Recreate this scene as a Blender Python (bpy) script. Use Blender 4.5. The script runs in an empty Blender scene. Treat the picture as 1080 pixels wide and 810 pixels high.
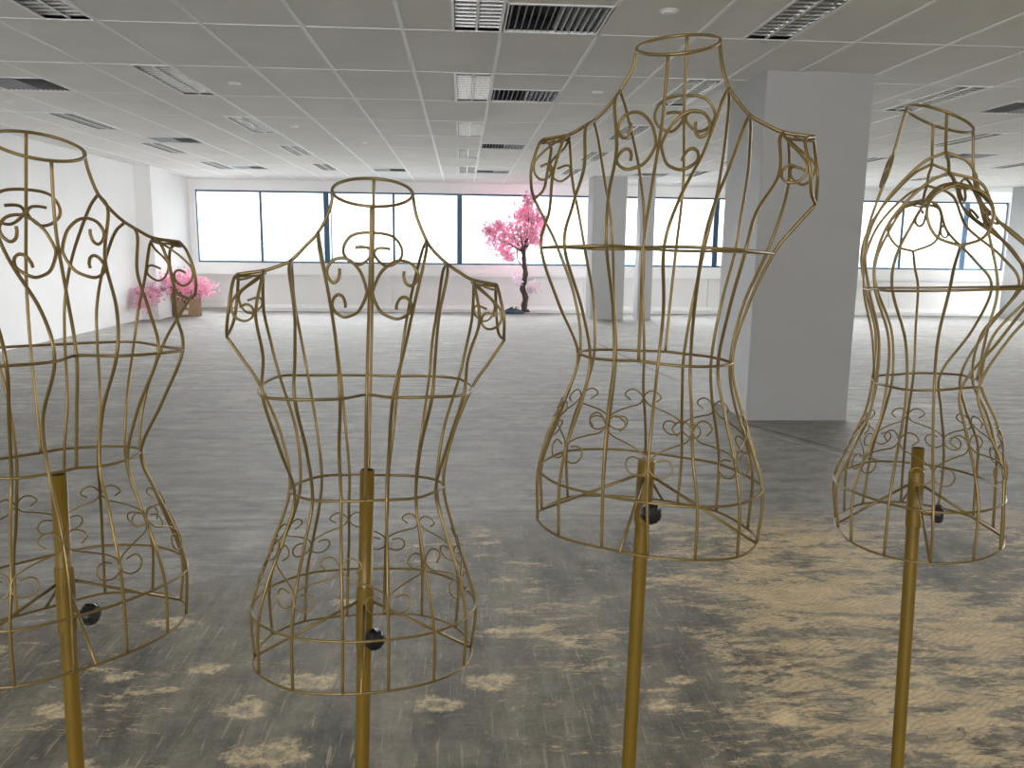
SKY = 17.0; EXPO = 1.33
FORMS = {
 1: {"pose": [-0.5893, 1.1654, -0.5808, 0.7345, -0.0146, 0.0144], "wires": {
  'P1FL': [[-0.0772,-0.001,0.6478],[-0.0755,-0.0357,0.6245],[-0.0599,-0.0592,0.5587],[-0.0446,-0.1321,0.492],[-0.0381,-0.1488,0.4308],[-0.0403,-0.0929,0.3495],[-0.0347,-0.0828,0.2709],[-0.0326,-0.1102,0.2086],[-0.0317,-0.1287,0.1448],[-0.0317,-0.1327,0.0819],[-0.0332,-0.134,0.0053]],
  'P1FR': [[0.0745,-0.0005,0.6507],[0.0748,-0.0354,0.626],[0.0593,-0.0587,0.5597],[0.0457,-0.1314,0.4935],[0.0367,-0.1486,0.4331],[0.0343,-0.0931,0.3511],[0.03,-0.083,0.2706],[0.0309,-0.11,0.2084],[0.0327,-0.1284,0.1458],[0.0356,-0.1322,0.0841],[0.0363,-0.133,0.0071]],
  'P1BL': [[-0.0772,-0.001,0.6478],[-0.0739,0.0341,0.6264],[-0.0643,0.0854,0.5618],[-0.0547,0.1068,0.4953],[-0.0459,0.0959,0.426],[-0.0381,0.0754,0.3455],[-0.0332,0.0771,0.2641],[-0.0338,0.0863,0.2027],[-0.0328,0.1098,0.1418],[-0.0341,0.1311,0.0799],[-0.0357,0.126,-0.0031]],
  'P1BR': [[0.0745,-0.0005,0.6507],[0.0715,0.0348,0.6282],[0.063,0.086,0.5626],[0.055,0.1071,0.4954],[0.0477,0.0961,0.426],[0.0407,0.0754,0.3461],[0.0324,0.0772,0.2658],[0.0315,0.0866,0.2046],[0.0302,0.1101,0.1436],[0.0313,0.1313,0.0815],[0.0317,0.1254,-0.0024]],
  'P2FL': [[-0.1107,-0.0022,0.6111],[-0.1104,-0.0451,0.5932],[-0.1,-0.0704,0.5378],[-0.0942,-0.126,0.4842],[-0.0927,-0.156,0.4306],[-0.0825,-0.1058,0.3483],[-0.0764,-0.0719,0.2701],[-0.0847,-0.0854,0.2067],[-0.0938,-0.1111,0.1443],[-0.1006,-0.1162,0.0797],[-0.1002,-0.1165,0.002]],
  'P2FR': [[0.1093,-0.0016,0.6127],[0.1097,-0.0448,0.5954],[0.0982,-0.0697,0.5401],[0.0915,-0.1253,0.4871],[0.0882,-0.1552,0.4337],[0.0766,-0.1056,0.3499],[0.0715,-0.0715,0.2712],[0.081,-0.0847,0.2082],[0.0907,-0.1096,0.1475],[0.1014,-0.1139,0.0855],[0.1018,-0.1139,0.0086]],
  'P2BL': [[-0.1107,-0.0022,0.6111],[-0.1078,0.0317,0.5934],[-0.1053,0.0751,0.542],[-0.0992,0.0946,0.482],[-0.0955,0.0923,0.4266],[-0.0838,0.066,0.3462],[-0.0757,0.0646,0.2659],[-0.0792,0.0733,0.2049],[-0.0878,0.0931,0.1451],[-0.0945,0.1099,0.0844],[-0.0967,0.1105,0.0005]],
  'P2BR': [[0.1093,-0.0016,0.6127],[0.1052,0.0326,0.5944],[0.1022,0.0761,0.5425],[0.0965,0.0954,0.4819],[0.0938,0.0927,0.426],[0.0845,0.0656,0.3453],[0.0769,0.0641,0.265],[0.079,0.0734,0.2048],[0.0862,0.0939,0.1458],[0.0914,0.1114,0.0858],[0.0914,0.1125,0.0017]],
  'SFL': [[-0.1531,-0.0011,0.5906],[-0.1525,-0.0291,0.5771],[-0.1575,-0.0491,0.5301],[-0.1406,-0.0944,0.4791],[-0.1358,-0.1245,0.4301],[-0.1168,-0.0915,0.3525],[-0.1027,-0.0433,0.2711],[-0.1187,-0.0505,0.2062],[-0.1389,-0.0626,0.1461],[-0.152,-0.0689,0.0833],[-0.1524,-0.0655,0.0027]],
  'SFR': [[0.1517,-0.0006,0.591],[0.1518,-0.0287,0.5781],[0.157,-0.0487,0.5318],[0.1407,-0.0941,0.4817],[0.1358,-0.1242,0.4329],[0.1168,-0.0914,0.3547],[0.1018,-0.0431,0.2726],[0.1198,-0.0515,0.206],[0.1405,-0.0641,0.1442],[0.152,-0.0694,0.0813],[0.1518,-0.0633,0.0054]],
  'SBL': [[-0.1531,-0.0011,0.5906],[-0.1581,0.0272,0.5787],[-0.1598,0.0542,0.5282],[-0.1524,0.0728,0.4765],[-0.1412,0.0712,0.4265],[-0.1157,0.0436,0.3468],[-0.106,0.0368,0.2657],[-0.1167,0.0427,0.2049],[-0.1386,0.0526,0.1446],[-0.1527,0.0611,0.084],[-0.1518,0.0693,-0.0012]],
  'SBR': [[0.1517,-0.0006,0.591],[0.1556,0.0282,0.5792],[0.157,0.0553,0.5287],[0.1513,0.0732,0.4767],[0.1422,0.0708,0.4263],[0.1173,0.043,0.3467],[0.1072,0.0364,0.2658],[0.1172,0.0425,0.2048],[0.1385,0.0525,0.1444],[0.1528,0.0611,0.0838],[0.1523,0.0692,-0.001]],
  'AL': [[-0.204,-0.0016,0.4956],[-0.1798,-0.0027,0.4611],[-0.1572,-0.0054,0.4255],[-0.1284,-0.0004,0.3487],[-0.1162,-0.0013,0.2671],[-0.1425,0.0,0.1747],[-0.1721,-0.0023,0.081],[-0.1699,-0.0019,-0.0]],
  'AR': [[0.203,-0.0011,0.4974],[0.1779,-0.0019,0.4618],[0.1558,-0.0049,0.4251],[0.1279,-0.0002,0.3485],[0.117,-0.0018,0.2672],[0.144,-0.0009,0.1741],[0.1736,-0.0028,0.0808],[0.1709,-0.0004,0.0038]],
  'CF': [[0.0,-0.0535,0.6864],[0.0,-0.055,0.5979],[0.0,-0.0826,0.5144],[0.0,-0.1091,0.4321],[0.0,-0.0955,0.3511],[0.0,-0.0815,0.2728]],
  'CB': [[0.0,0.0481,0.7324],[0.0,0.0709,0.6304],[0.0,0.0934,0.5266],[0.0,0.0945,0.4264],[0.0,0.084,0.3453],[0.0,0.077,0.2648]],
  'SHL': [[-0.0583,0.0001,0.7099],[-0.0633,-0.0001,0.68],[-0.0772,-0.001,0.6478],[-0.0935,-0.0016,0.6284],[-0.1107,-0.0022,0.6111],[-0.129,-0.0022,0.6011],[-0.1531,-0.0011,0.5906],[-0.192,0.0019,0.5851]],
  'SHR': [[0.057,-0.0027,0.7094],[0.0638,-0.0002,0.6801],[0.0745,-0.0005,0.6507],[0.0925,-0.0012,0.6275],[0.1093,-0.0016,0.6127],[0.129,-0.0022,0.601],[0.1517,-0.0006,0.591],[0.1917,0.002,0.5865]],
  'armFL': [[-0.192,0.0019,0.5851],[-0.1859,-0.0357,0.5722],[-0.1944,-0.0477,0.5399],[-0.1982,-0.0363,0.5099],[-0.204,-0.0016,0.4956]],
  'armFR': [[0.1917,0.002,0.5865],[0.1859,-0.0357,0.5724],[0.1921,-0.0467,0.5395],[0.197,-0.0357,0.5099],[0.203,-0.0011,0.4974]],
  'armBL': [[-0.192,0.0019,0.5851],[-0.1919,0.0294,0.5719],[-0.1981,0.0449,0.5399],[-0.1992,0.028,0.5105],[-0.204,-0.0016,0.4956]],
  'armBR': [[0.1917,0.002,0.5865],[0.1886,0.0308,0.5738],[0.1944,0.0464,0.5394],[0.196,0.0291,0.5075],[0.203,-0.0011,0.4974]],
  'neck': [[0.057,-0.0027,0.7094],[0.0493,0.0227,0.7209],[0.0285,0.0413,0.7293],[0.0,0.0481,0.7324],[-0.0285,0.0413,0.7293],[-0.0493,0.0227,0.7209],[-0.057,-0.0027,0.7094],[-0.0493,-0.0281,0.6979],[-0.0285,-0.0467,0.6895],[-0.0,-0.0535,0.6864],[0.0285,-0.0467,0.6895],[0.0493,-0.0281,0.6979]],
 }},
 2: {"pose": [-0.1541, 1.1983, -0.6335, 0.0825, -0.0148, 0.0344], "wires": {
  'P1FL': [[-0.0767,-0.001,0.6487],[-0.0719,-0.0354,0.6261],[-0.0558,-0.0588,0.5602],[-0.0394,-0.1313,0.4928],[-0.0332,-0.1488,0.4309],[-0.037,-0.0939,0.3499],[-0.0341,-0.0836,0.2709],[-0.0314,-0.1103,0.2086],[-0.0282,-0.1285,0.1448],[-0.0263,-0.1324,0.0814],[-0.0253,-0.134,0.0033]],
  'P1FR': [[0.0798,-0.0012,0.6449],[0.0779,-0.0356,0.6242],[0.0643,-0.059,0.56],[0.049,-0.1315,0.4942],[0.0358,-0.1485,0.434],[0.032,-0.0934,0.3526],[0.0301,-0.0832,0.2726],[0.0328,-0.1102,0.2095],[0.035,-0.1284,0.1455],[0.0374,-0.132,0.0826],[0.0391,-0.1332,0.0055]],
  'P1BL': [[-0.0767,-0.001,0.6487],[-0.0761,0.034,0.6264],[-0.0685,0.0852,0.5612],[-0.0583,0.1068,0.4947],[-0.0479,0.0962,0.426],[-0.0379,0.0759,0.3463],[-0.0306,0.0773,0.2657],[-0.0314,0.0864,0.2044],[-0.0314,0.11,0.1438],[-0.0333,0.1316,0.0826],[-0.0333,0.1264,0.0002]],
  'P1BR': [[0.0798,-0.0012,0.6449],[0.0739,0.0342,0.6252],[0.0619,0.0856,0.5619],[0.0524,0.1071,0.4959],[0.0458,0.0963,0.4267],[0.0388,0.0757,0.3463],[0.0319,0.0771,0.2653],[0.0318,0.0862,0.204],[0.0301,0.11,0.1436],[0.0296,0.1319,0.083],[0.0295,0.1271,0.0016]],
  'P2FL': [[-0.1141,-0.0025,0.6074],[-0.1118,-0.0452,0.5916],[-0.1013,-0.0707,0.5373],[-0.0939,-0.1265,0.4839],[-0.0903,-0.1566,0.43],[-0.0797,-0.107,0.3471],[-0.0749,-0.0729,0.269],[-0.0842,-0.0857,0.207],[-0.0934,-0.1108,0.1463],[-0.0982,-0.1153,0.0818],[-0.0962,-0.1169,0.0015]],
  'P2FR': [[0.1098,-0.0021,0.6134],[0.1092,-0.0448,0.5957],[0.0982,-0.0699,0.5413],[0.0915,-0.1254,0.4893],[0.0871,-0.1553,0.437],[0.0753,-0.1058,0.3527],[0.0723,-0.0722,0.2722],[0.0821,-0.0855,0.208],[0.0925,-0.1105,0.1466],[0.1029,-0.1143,0.0839],[0.1048,-0.1141,0.0072]],
  'P2BL': [[-0.1141,-0.0025,0.6074],[-0.1173,0.0305,0.5903],[-0.1181,0.0734,0.5392],[-0.1092,0.0932,0.4797],[-0.0991,0.0917,0.4252],[-0.0824,0.0661,0.346],[-0.0737,0.065,0.2665],[-0.0791,0.0735,0.2057],[-0.09,0.093,0.1457],[-0.1003,0.1094,0.0848],[-0.1028,0.1095,-0.0]],
  'P2BR': [[0.1098,-0.0021,0.6134],[0.1065,0.0318,0.5949],[0.1036,0.0753,0.5432],[0.0973,0.0948,0.4833],[0.0945,0.0926,0.4282],[0.0844,0.0662,0.3475],[0.0768,0.0649,0.2671],[0.0798,0.0738,0.2064],[0.0876,0.094,0.1474],[0.0932,0.1114,0.088],[0.0947,0.1123,0.0047]],
  'SFL': [[-0.1531,-0.001,0.5908],[-0.1521,-0.029,0.577],[-0.1565,-0.049,0.5293],[-0.1397,-0.0945,0.4775],[-0.1354,-0.1249,0.4277],[-0.1183,-0.0924,0.3495],[-0.1029,-0.044,0.2683],[-0.1173,-0.0509,0.2041],[-0.1374,-0.0628,0.145],[-0.151,-0.0692,0.0825],[-0.1507,-0.0662,0.0013]],
  'SFR': [[0.1509,-0.001,0.5899],[0.1524,-0.0291,0.577],[0.1579,-0.0489,0.5307],[0.1392,-0.0937,0.4817],[0.1321,-0.1232,0.435],[0.115,-0.0906,0.3565],[0.1028,-0.0428,0.2738],[0.1207,-0.0503,0.2077],[0.1407,-0.0625,0.1468],[0.153,-0.0688,0.0836],[0.1533,-0.065,0.0034]],
  'SBL': [[-0.1531,-0.001,0.5908],[-0.1585,0.0272,0.5787],[-0.1612,0.054,0.5281],[-0.1529,0.0726,0.4763],[-0.1399,0.0711,0.4259],[-0.1115,0.0437,0.346],[-0.1037,0.0364,0.2639],[-0.1169,0.042,0.203],[-0.1403,0.0516,0.1427],[-0.1544,0.06,0.0819],[-0.1507,0.0686,-0.0031]],
  'SBR': [[0.1509,-0.001,0.5899],[0.1552,0.0274,0.5785],[0.157,0.0545,0.5285],[0.1505,0.0731,0.4774],[0.1407,0.0717,0.4282],[0.1172,0.0441,0.3492],[0.1086,0.0373,0.2685],[0.1181,0.0433,0.2071],[0.1384,0.0533,0.1464],[0.1513,0.0622,0.086],[0.1508,0.0707,0.0015]],
  'AL': [[-0.2049,-0.002,0.4931],[-0.1805,-0.0034,0.4576],[-0.1569,-0.0061,0.4217],[-0.1269,-0.0009,0.3454],[-0.1152,-0.0022,0.2638],[-0.1425,-0.0009,0.1721],[-0.1709,-0.0034,0.078],[-0.1671,-0.0032,-0.0033]],
  'AR': [[0.2025,-0.001,0.5008],[0.1782,-0.0023,0.4632],[0.1553,-0.0048,0.4266],[0.1288,0.0003,0.3507],[0.1171,-0.0007,0.2702],[0.1434,-0.0002,0.1754],[0.1734,-0.0029,0.08],[0.1698,-0.001,0.001]],
  'CF': [[0.0,-0.0495,0.6871],[0.0,-0.0551,0.5995],[0.0,-0.0862,0.5156],[0.0,-0.1095,0.4303],[0.0,-0.0968,0.351],[0.0,-0.0858,0.2724]],
  'CB': [[0.0,0.0559,0.7348],[0.0,0.0738,0.6311],[0.0,0.1017,0.5272],[0.0,0.1015,0.4259],[0.0,0.0839,0.3455],[0.0,0.0765,0.2658]],
  'SHL': [[-0.0562,0.0005,0.706],[-0.0618,0.0001,0.6792],[-0.0767,-0.001,0.6487],[-0.094,-0.0017,0.6288],[-0.1141,-0.0025,0.6074],[-0.1285,-0.0021,0.5997],[-0.1531,-0.001,0.5908],[-0.1902,0.0022,0.5837]],
  'SHR': [[0.0578,0.0032,0.711],[0.0641,-0.0001,0.6801],[0.0798,-0.0012,0.6449],[0.093,-0.0016,0.6279],[0.1098,-0.0021,0.6134],[0.129,-0.0022,0.601],[0.1509,-0.001,0.5899],[0.1877,0.0024,0.5841]],
  'armFL': [[-0.1902,0.0022,0.5837],[-0.1892,-0.0362,0.5749],[-0.193,-0.0475,0.5394],[-0.1981,-0.0363,0.51],[-0.2049,-0.002,0.4931]],
  'armFR': [[0.1877,0.0024,0.5841],[0.187,-0.0359,0.5726],[0.1938,-0.0477,0.5398],[0.1969,-0.0361,0.5098],[0.2025,-0.001,0.5008]],
  'armBL': [[-0.1902,0.0022,0.5837],[-0.1943,0.029,0.5719],[-0.1994,0.0447,0.5402],[-0.2015,0.0275,0.5104],[-0.2049,-0.002,0.4931]],
  'armBR': [[0.1877,0.0024,0.5841],[0.1899,0.0297,0.572],[0.1945,0.0453,0.5396],[0.1968,0.0281,0.509],[0.2025,-0.001,0.5008]],
  'neck': [[0.0578,0.0032,0.711],[0.05,0.0295,0.7229],[0.0289,0.0488,0.7316],[0.0,0.0559,0.7348],[-0.0289,0.0488,0.7316],[-0.05,0.0295,0.7229],[-0.0578,0.0032,0.711],[-0.05,-0.0232,0.699],[-0.0289,-0.0425,0.6903],[-0.0,-0.0495,0.6871],[0.0289,-0.0425,0.6903],[0.05,-0.0232,0.699]],
 }},
 3: {"pose": [0.2817, 1.188, -0.4277, -0.4704, 0.0255, 0.0234], "wires": {
  'P1FL': [[-0.0768,-0.0014,0.6509],[-0.0738,-0.0353,0.6275],[-0.0598,-0.059,0.5614],[-0.0459,-0.1316,0.4936],[-0.039,-0.1493,0.4315],[-0.0412,-0.095,0.3498],[-0.0374,-0.0848,0.2707],[-0.0341,-0.1106,0.209],[-0.0307,-0.1276,0.1463],[-0.0289,-0.1303,0.084],[-0.026,-0.1305,0.0063]],
  'P1FR': [[0.0772,-0.0013,0.6496],[0.0756,-0.0357,0.6268],[0.0616,-0.0586,0.5613],[0.0484,-0.1308,0.4944],[0.0372,-0.1487,0.4336],[0.0302,-0.095,0.3518],[0.0259,-0.0847,0.2721],[0.0296,-0.1104,0.2099],[0.0322,-0.1276,0.1471],[0.0352,-0.1307,0.085],[0.0418,-0.1314,0.0072]],
  'P1BL': [[-0.0768,-0.0014,0.6509],[-0.0754,0.0336,0.6273],[-0.0675,0.0847,0.5612],[-0.0589,0.1061,0.4938],[-0.0503,0.0953,0.4244],[-0.0413,0.0751,0.3447],[-0.0342,0.0765,0.2643],[-0.0337,0.0856,0.2031],[-0.0324,0.1093,0.1425],[-0.0336,0.1311,0.082],[-0.0336,0.1268,0.0021]],
  'P1BR': [[0.0772,-0.0013,0.6496],[0.0735,0.0339,0.6272],[0.0628,0.0851,0.5618],[0.0528,0.1065,0.4948],[0.044,0.0957,0.4255],[0.0369,0.0754,0.3459],[0.0295,0.0767,0.2656],[0.0297,0.0856,0.204],[0.0286,0.1093,0.143],[0.0287,0.1311,0.0825],[0.0286,0.1269,0.0031]],
  'P2FL': [[-0.114,-0.0027,0.6092],[-0.1117,-0.0453,0.5924],[-0.1019,-0.0712,0.5374],[-0.0963,-0.1273,0.4832],[-0.0944,-0.1577,0.4284],[-0.0829,-0.1079,0.3462],[-0.0765,-0.0733,0.2691],[-0.0819,-0.0853,0.2068],[-0.0921,-0.1104,0.1469],[-0.0999,-0.1144,0.0838],[-0.0975,-0.1144,0.0048]],
  'P2FR': [[0.109,-0.0027,0.6128],[0.1095,-0.0453,0.595],[0.0987,-0.0706,0.5405],[0.0919,-0.1265,0.4879],[0.0877,-0.157,0.435],[0.0741,-0.1076,0.3509],[0.0685,-0.0735,0.2709],[0.0781,-0.0863,0.2076],[0.0897,-0.1106,0.1471],[0.101,-0.1139,0.0848],[0.1039,-0.1135,0.0078]],
  'P2BL': [[-0.114,-0.0027,0.6092],[-0.1164,0.0294,0.5903],[-0.1169,0.0717,0.5378],[-0.1089,0.0916,0.4773],[-0.1006,0.0906,0.422],[-0.0858,0.0653,0.3428],[-0.0771,0.064,0.2636],[-0.0805,0.0728,0.2038],[-0.0896,0.0925,0.1447],[-0.0966,0.1092,0.0841],[-0.0984,0.1097,0.0]],
  'P2BR': [[0.109,-0.0027,0.6128],[0.1068,0.0314,0.5946],[0.1024,0.0746,0.5429],[0.0953,0.094,0.4827],[0.0918,0.0918,0.4272],[0.0814,0.0657,0.3468],[0.0744,0.0644,0.2664],[0.0782,0.0731,0.2051],[0.0871,0.0931,0.1455],[0.0935,0.1105,0.0861],[0.0956,0.1121,0.0052]],
  'SFL': [[-0.1537,-0.001,0.5896],[-0.1516,-0.0286,0.5759],[-0.1567,-0.0488,0.5281],[-0.1421,-0.0951,0.4757],[-0.14,-0.1263,0.4245],[-0.1227,-0.0938,0.3479],[-0.1052,-0.0442,0.2696],[-0.1183,-0.0502,0.2063],[-0.1388,-0.062,0.148],[-0.1519,-0.0682,0.086],[-0.1508,-0.0645,0.0046]],
  'SFR': [[0.1542,-0.001,0.5902],[0.1535,-0.0289,0.5769],[0.1587,-0.0489,0.5305],[0.1404,-0.0944,0.4812],[0.1351,-0.1246,0.4331],[0.1164,-0.0918,0.3537],[0.1015,-0.0438,0.2706],[0.1176,-0.0509,0.2054],[0.1375,-0.0627,0.1458],[0.1512,-0.0687,0.0839],[0.1546,-0.0646,0.0043]],
  'SBL': [[-0.1537,-0.001,0.5896],[-0.1595,0.0269,0.5771],[-0.1618,0.0535,0.5256],[-0.1543,0.072,0.4725],[-0.1417,0.0709,0.4217],[-0.1141,0.044,0.3437],[-0.105,0.037,0.2642],[-0.1175,0.0424,0.2044],[-0.1391,0.0523,0.1442],[-0.1516,0.0614,0.0837],[-0.1482,0.0709,-0.0002]],
  'SBR': [[0.1542,-0.001,0.5902],[0.1599,0.0274,0.5781],[0.1626,0.0545,0.5281],[0.153,0.0728,0.4772],[0.1402,0.0711,0.4274],[0.1159,0.0436,0.3472],[0.1067,0.0368,0.2656],[0.1172,0.0427,0.2046],[0.1387,0.0526,0.1444],[0.1525,0.0612,0.0841],[0.1515,0.0697,-0.0001]],
  'AL': [[-0.2034,-0.0012,0.4946],[-0.1815,-0.0033,0.4593],[-0.1599,-0.0064,0.4233],[-0.1294,-0.001,0.3471],[-0.1162,-0.0019,0.2651],[-0.1415,-0.0003,0.1721],[-0.1704,-0.0025,0.0781],[-0.1677,-0.0017,-0.0019]],
  'AR': [[0.205,-0.0016,0.4964],[0.1801,-0.0027,0.4635],[0.1575,-0.0054,0.4287],[0.1282,-0.0003,0.3511],[0.115,-0.001,0.2695],[0.142,0.0011,0.1786],[0.1737,-0.0004,0.0867],[0.1733,-0.0,0.005]],
  'CF': [[0.0,-0.043,0.6879],[0.0,-0.0521,0.5988],[0.0,-0.0834,0.5142],[0.0,-0.1086,0.431],[0.0,-0.1,0.3508],[0.0,-0.0928,0.2746]],
  'CB': [[0.0,0.0635,0.7359],[0.0,0.0824,0.6336],[0.0,0.1156,0.5293],[0.0,0.0979,0.4242],[0.0,0.0847,0.3454],[0.0,0.0758,0.2664]],
  'SHL': [[-0.0567,0.0014,0.706],[-0.0613,0.0007,0.6791],[-0.0768,-0.0014,0.6509],[-0.0937,-0.0017,0.6286],[-0.114,-0.0027,0.6092],[-0.129,-0.0022,0.6011],[-0.1537,-0.001,0.5896],[-0.1945,0.0011,0.5835]],
  'SHR': [[0.0579,0.0102,0.7119],[0.065,0.0001,0.6805],[0.0772,-0.0013,0.6496],[0.0936,-0.0016,0.6285],[0.109,-0.0027,0.6128],[0.1291,-0.0022,0.6012],[0.1542,-0.001,0.5902],[0.1934,0.0021,0.5845]],
  'armFL': [[-0.1945,0.0011,0.5835],[-0.1858,-0.0357,0.5723],[-0.1916,-0.0465,0.5393],[-0.1954,-0.0352,0.5103],[-0.2034,-0.0012,0.4946]],
  'armFR': [[0.1934,0.0021,0.5845],[0.1858,-0.0361,0.5752],[0.1959,-0.0476,0.5399],[0.2001,-0.0362,0.5102],[0.205,-0.0016,0.4964]],
  'armBL': [[-0.1945,0.0011,0.5835],[-0.1916,0.0292,0.5751],[-0.2012,0.0437,0.5402],[-0.2001,0.0276,0.5107],[-0.2034,-0.0012,0.4946]],
  'armBR': [[0.1934,0.0021,0.5845],[0.1943,0.0295,0.5723],[0.2006,0.045,0.54],[0.2031,0.0282,0.5105],[0.205,-0.0016,0.4964]],
  'neck': [[0.0579,0.0102,0.7119],[0.0501,0.0369,0.7239],[0.029,0.0564,0.7327],[0.0,0.0635,0.7359],[-0.029,0.0564,0.7327],[-0.0501,0.0369,0.7239],[-0.0579,0.0102,0.7119],[-0.0501,-0.0164,0.6999],[-0.029,-0.0359,0.6911],[-0.0,-0.043,0.6879],[0.029,-0.0359,0.6911],[0.0501,-0.0164,0.6999]],
 }},
 4: {"pose": [0.8064, 1.3285, -0.4897, 1.1856, -0.0337, -0.0133], "wires": {
  'P1FL': [[-0.0765,0.0002,0.6454],[-0.0756,-0.0371,0.6234],[-0.0607,-0.0626,0.5596],[-0.0463,-0.1345,0.4936],[-0.0375,-0.1507,0.4326],[-0.0367,-0.0947,0.3512],[-0.0322,-0.0838,0.2716],[-0.0318,-0.1098,0.209],[-0.0318,-0.1272,0.1454],[-0.033,-0.1306,0.0826],[-0.0353,-0.1328,0.0053]],
  'P1FR': [[0.0769,-0.0035,0.6462],[0.0756,-0.0367,0.6246],[0.0602,-0.0593,0.5603],[0.0458,-0.1315,0.4938],[0.0372,-0.1486,0.4327],[0.0365,-0.0936,0.3513],[0.0321,-0.0833,0.2717],[0.0318,-0.11,0.2091],[0.0318,-0.1281,0.1457],[0.0331,-0.1319,0.0831],[0.0354,-0.1337,0.0061]],
  'P1BL': [[-0.0765,0.0002,0.6454],[-0.0737,0.0367,0.6269],[-0.0646,0.0877,0.5634],[-0.0555,0.1083,0.4965],[-0.0468,0.0983,0.4267],[-0.0387,0.078,0.3465],[-0.0318,0.0788,0.2657],[-0.0319,0.0871,0.2042],[-0.0309,0.1101,0.1431],[-0.0319,0.1314,0.0816],[-0.032,0.1262,-0.0005]],
  'P1BR': [[0.0769,-0.0035,0.6462],[0.0739,0.0312,0.6239],[0.0646,0.0825,0.5592],[0.0554,0.105,0.4933],[0.047,0.0952,0.425],[0.0389,0.0755,0.3456],[0.032,0.0772,0.2652],[0.0322,0.0866,0.204],[0.031,0.1106,0.1432],[0.032,0.1324,0.0818],[0.032,0.1273,-0.0005]],
  'P2FL': [[-0.1107,-0.0006,0.6097],[-0.1108,-0.0475,0.5903],[-0.1004,-0.0745,0.5363],[-0.0939,-0.1293,0.484],[-0.0912,-0.1581,0.4313],[-0.0792,-0.1071,0.349],[-0.0737,-0.0722,0.2708],[-0.0822,-0.0847,0.2083],[-0.0915,-0.1094,0.1477],[-0.0999,-0.1135,0.085],[-0.1001,-0.1148,0.0075]],
  'P2FR': [[0.1107,-0.0028,0.6124],[0.1105,-0.0454,0.5923],[0.1,-0.0702,0.5361],[0.0936,-0.126,0.4838],[0.0909,-0.1563,0.4315],[0.0791,-0.1068,0.3495],[0.0738,-0.0724,0.2723],[0.0824,-0.0862,0.2091],[0.0917,-0.1111,0.1471],[0.1003,-0.1148,0.0826],[0.1005,-0.115,0.004]],
  'P2BL': [[-0.1107,-0.0006,0.6097],[-0.1078,0.0322,0.5921],[-0.1052,0.0758,0.5424],[-0.0991,0.0955,0.4839],[-0.0952,0.0938,0.4292],[-0.0836,0.0677,0.3479],[-0.0755,0.0659,0.267],[-0.0789,0.0738,0.206],[-0.0877,0.0933,0.1464],[-0.0947,0.11,0.0849],[-0.0981,0.1091,-0.0027]],
  'P2BR': [[0.1107,-0.0028,0.6124],[0.1078,0.0314,0.5941],[0.1054,0.075,0.5423],[0.0993,0.0947,0.4822],[0.0955,0.0924,0.4268],[0.0839,0.0661,0.3463],[0.0757,0.0646,0.2658],[0.0789,0.0729,0.2042],[0.0872,0.0919,0.1431],[0.0933,0.1078,0.0808],[0.0952,0.1076,-0.0042]],
  'SFL': [[-0.1532,-0.0019,0.5903],[-0.1525,-0.0295,0.5771],[-0.1575,-0.049,0.5303],[-0.1404,-0.0937,0.4798],[-0.1354,-0.1228,0.4313],[-0.1161,-0.0886,0.3541],[-0.1023,-0.0412,0.2712],[-0.1184,-0.0486,0.2052],[-0.1387,-0.0606,0.1449],[-0.152,-0.0678,0.0825],[-0.1527,-0.066,0.0027]],
  'SFR': [[0.1528,-0.0033,0.5905],[0.1523,-0.0306,0.5773],[0.1575,-0.0498,0.5302],[0.1409,-0.0935,0.4786],[0.1359,-0.1241,0.4293],[0.1163,-0.094,0.3511],[0.1024,-0.0446,0.2707],[0.1185,-0.0517,0.2062],[0.1388,-0.0631,0.1462],[0.152,-0.0689,0.0834],[0.1525,-0.0649,0.0031]],
  'SBL': [[-0.1532,-0.0019,0.5903],[-0.1582,0.0264,0.5787],[-0.1598,0.0538,0.5285],[-0.1524,0.0731,0.4771],[-0.141,0.0729,0.427],[-0.1153,0.0464,0.3469],[-0.1057,0.0387,0.2657],[-0.1164,0.044,0.2053],[-0.1383,0.0536,0.1455],[-0.1528,0.0607,0.0844],[-0.1533,0.0634,-0.003]],
  'SBR': [[0.1528,-0.0033,0.5905],[0.1579,0.0257,0.5788],[0.1596,0.0528,0.5285],[0.1522,0.0707,0.477],[0.1408,0.0681,0.427],[0.1153,0.0405,0.3469],[0.1058,0.0353,0.2651],[0.1167,0.0425,0.2046],[0.1388,0.053,0.145],[0.153,0.0618,0.0847],[0.1517,0.0698,-0.0012]],
  'AL': [[-0.2048,-0.0066,0.494],[-0.1801,-0.0045,0.4622],[-0.1571,-0.0045,0.4283],[-0.128,0.0017,0.3504],[-0.1158,0.0001,0.2674],[-0.1421,0.0006,0.1756],[-0.1718,-0.0011,0.0819],[-0.1711,-0.0023,-0.0026]],
  'AR': [[0.2043,0.0004,0.4967],[0.1799,-0.0014,0.4623],[0.1572,-0.0055,0.427],[0.1282,-0.0019,0.3499],[0.1163,-0.0017,0.2682],[0.143,0.0005,0.1767],[0.1729,-0.0018,0.0843],[0.1709,-0.0015,0.0037]],
  'CF': [[0.0,-0.0502,0.6872],[0.0,-0.0587,0.6007],[0.0,-0.086,0.5143],[0.0,-0.1039,0.4282],[0.0,-0.0925,0.3519],[0.0,-0.0838,0.2725]],
  'CB': [[0.0,0.0516,0.7329],[0.0,0.0734,0.6329],[0.0,0.102,0.5255],[0.0,0.1026,0.4286],[0.0,0.0848,0.3465],[0.0,0.0764,0.2651]],
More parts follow.
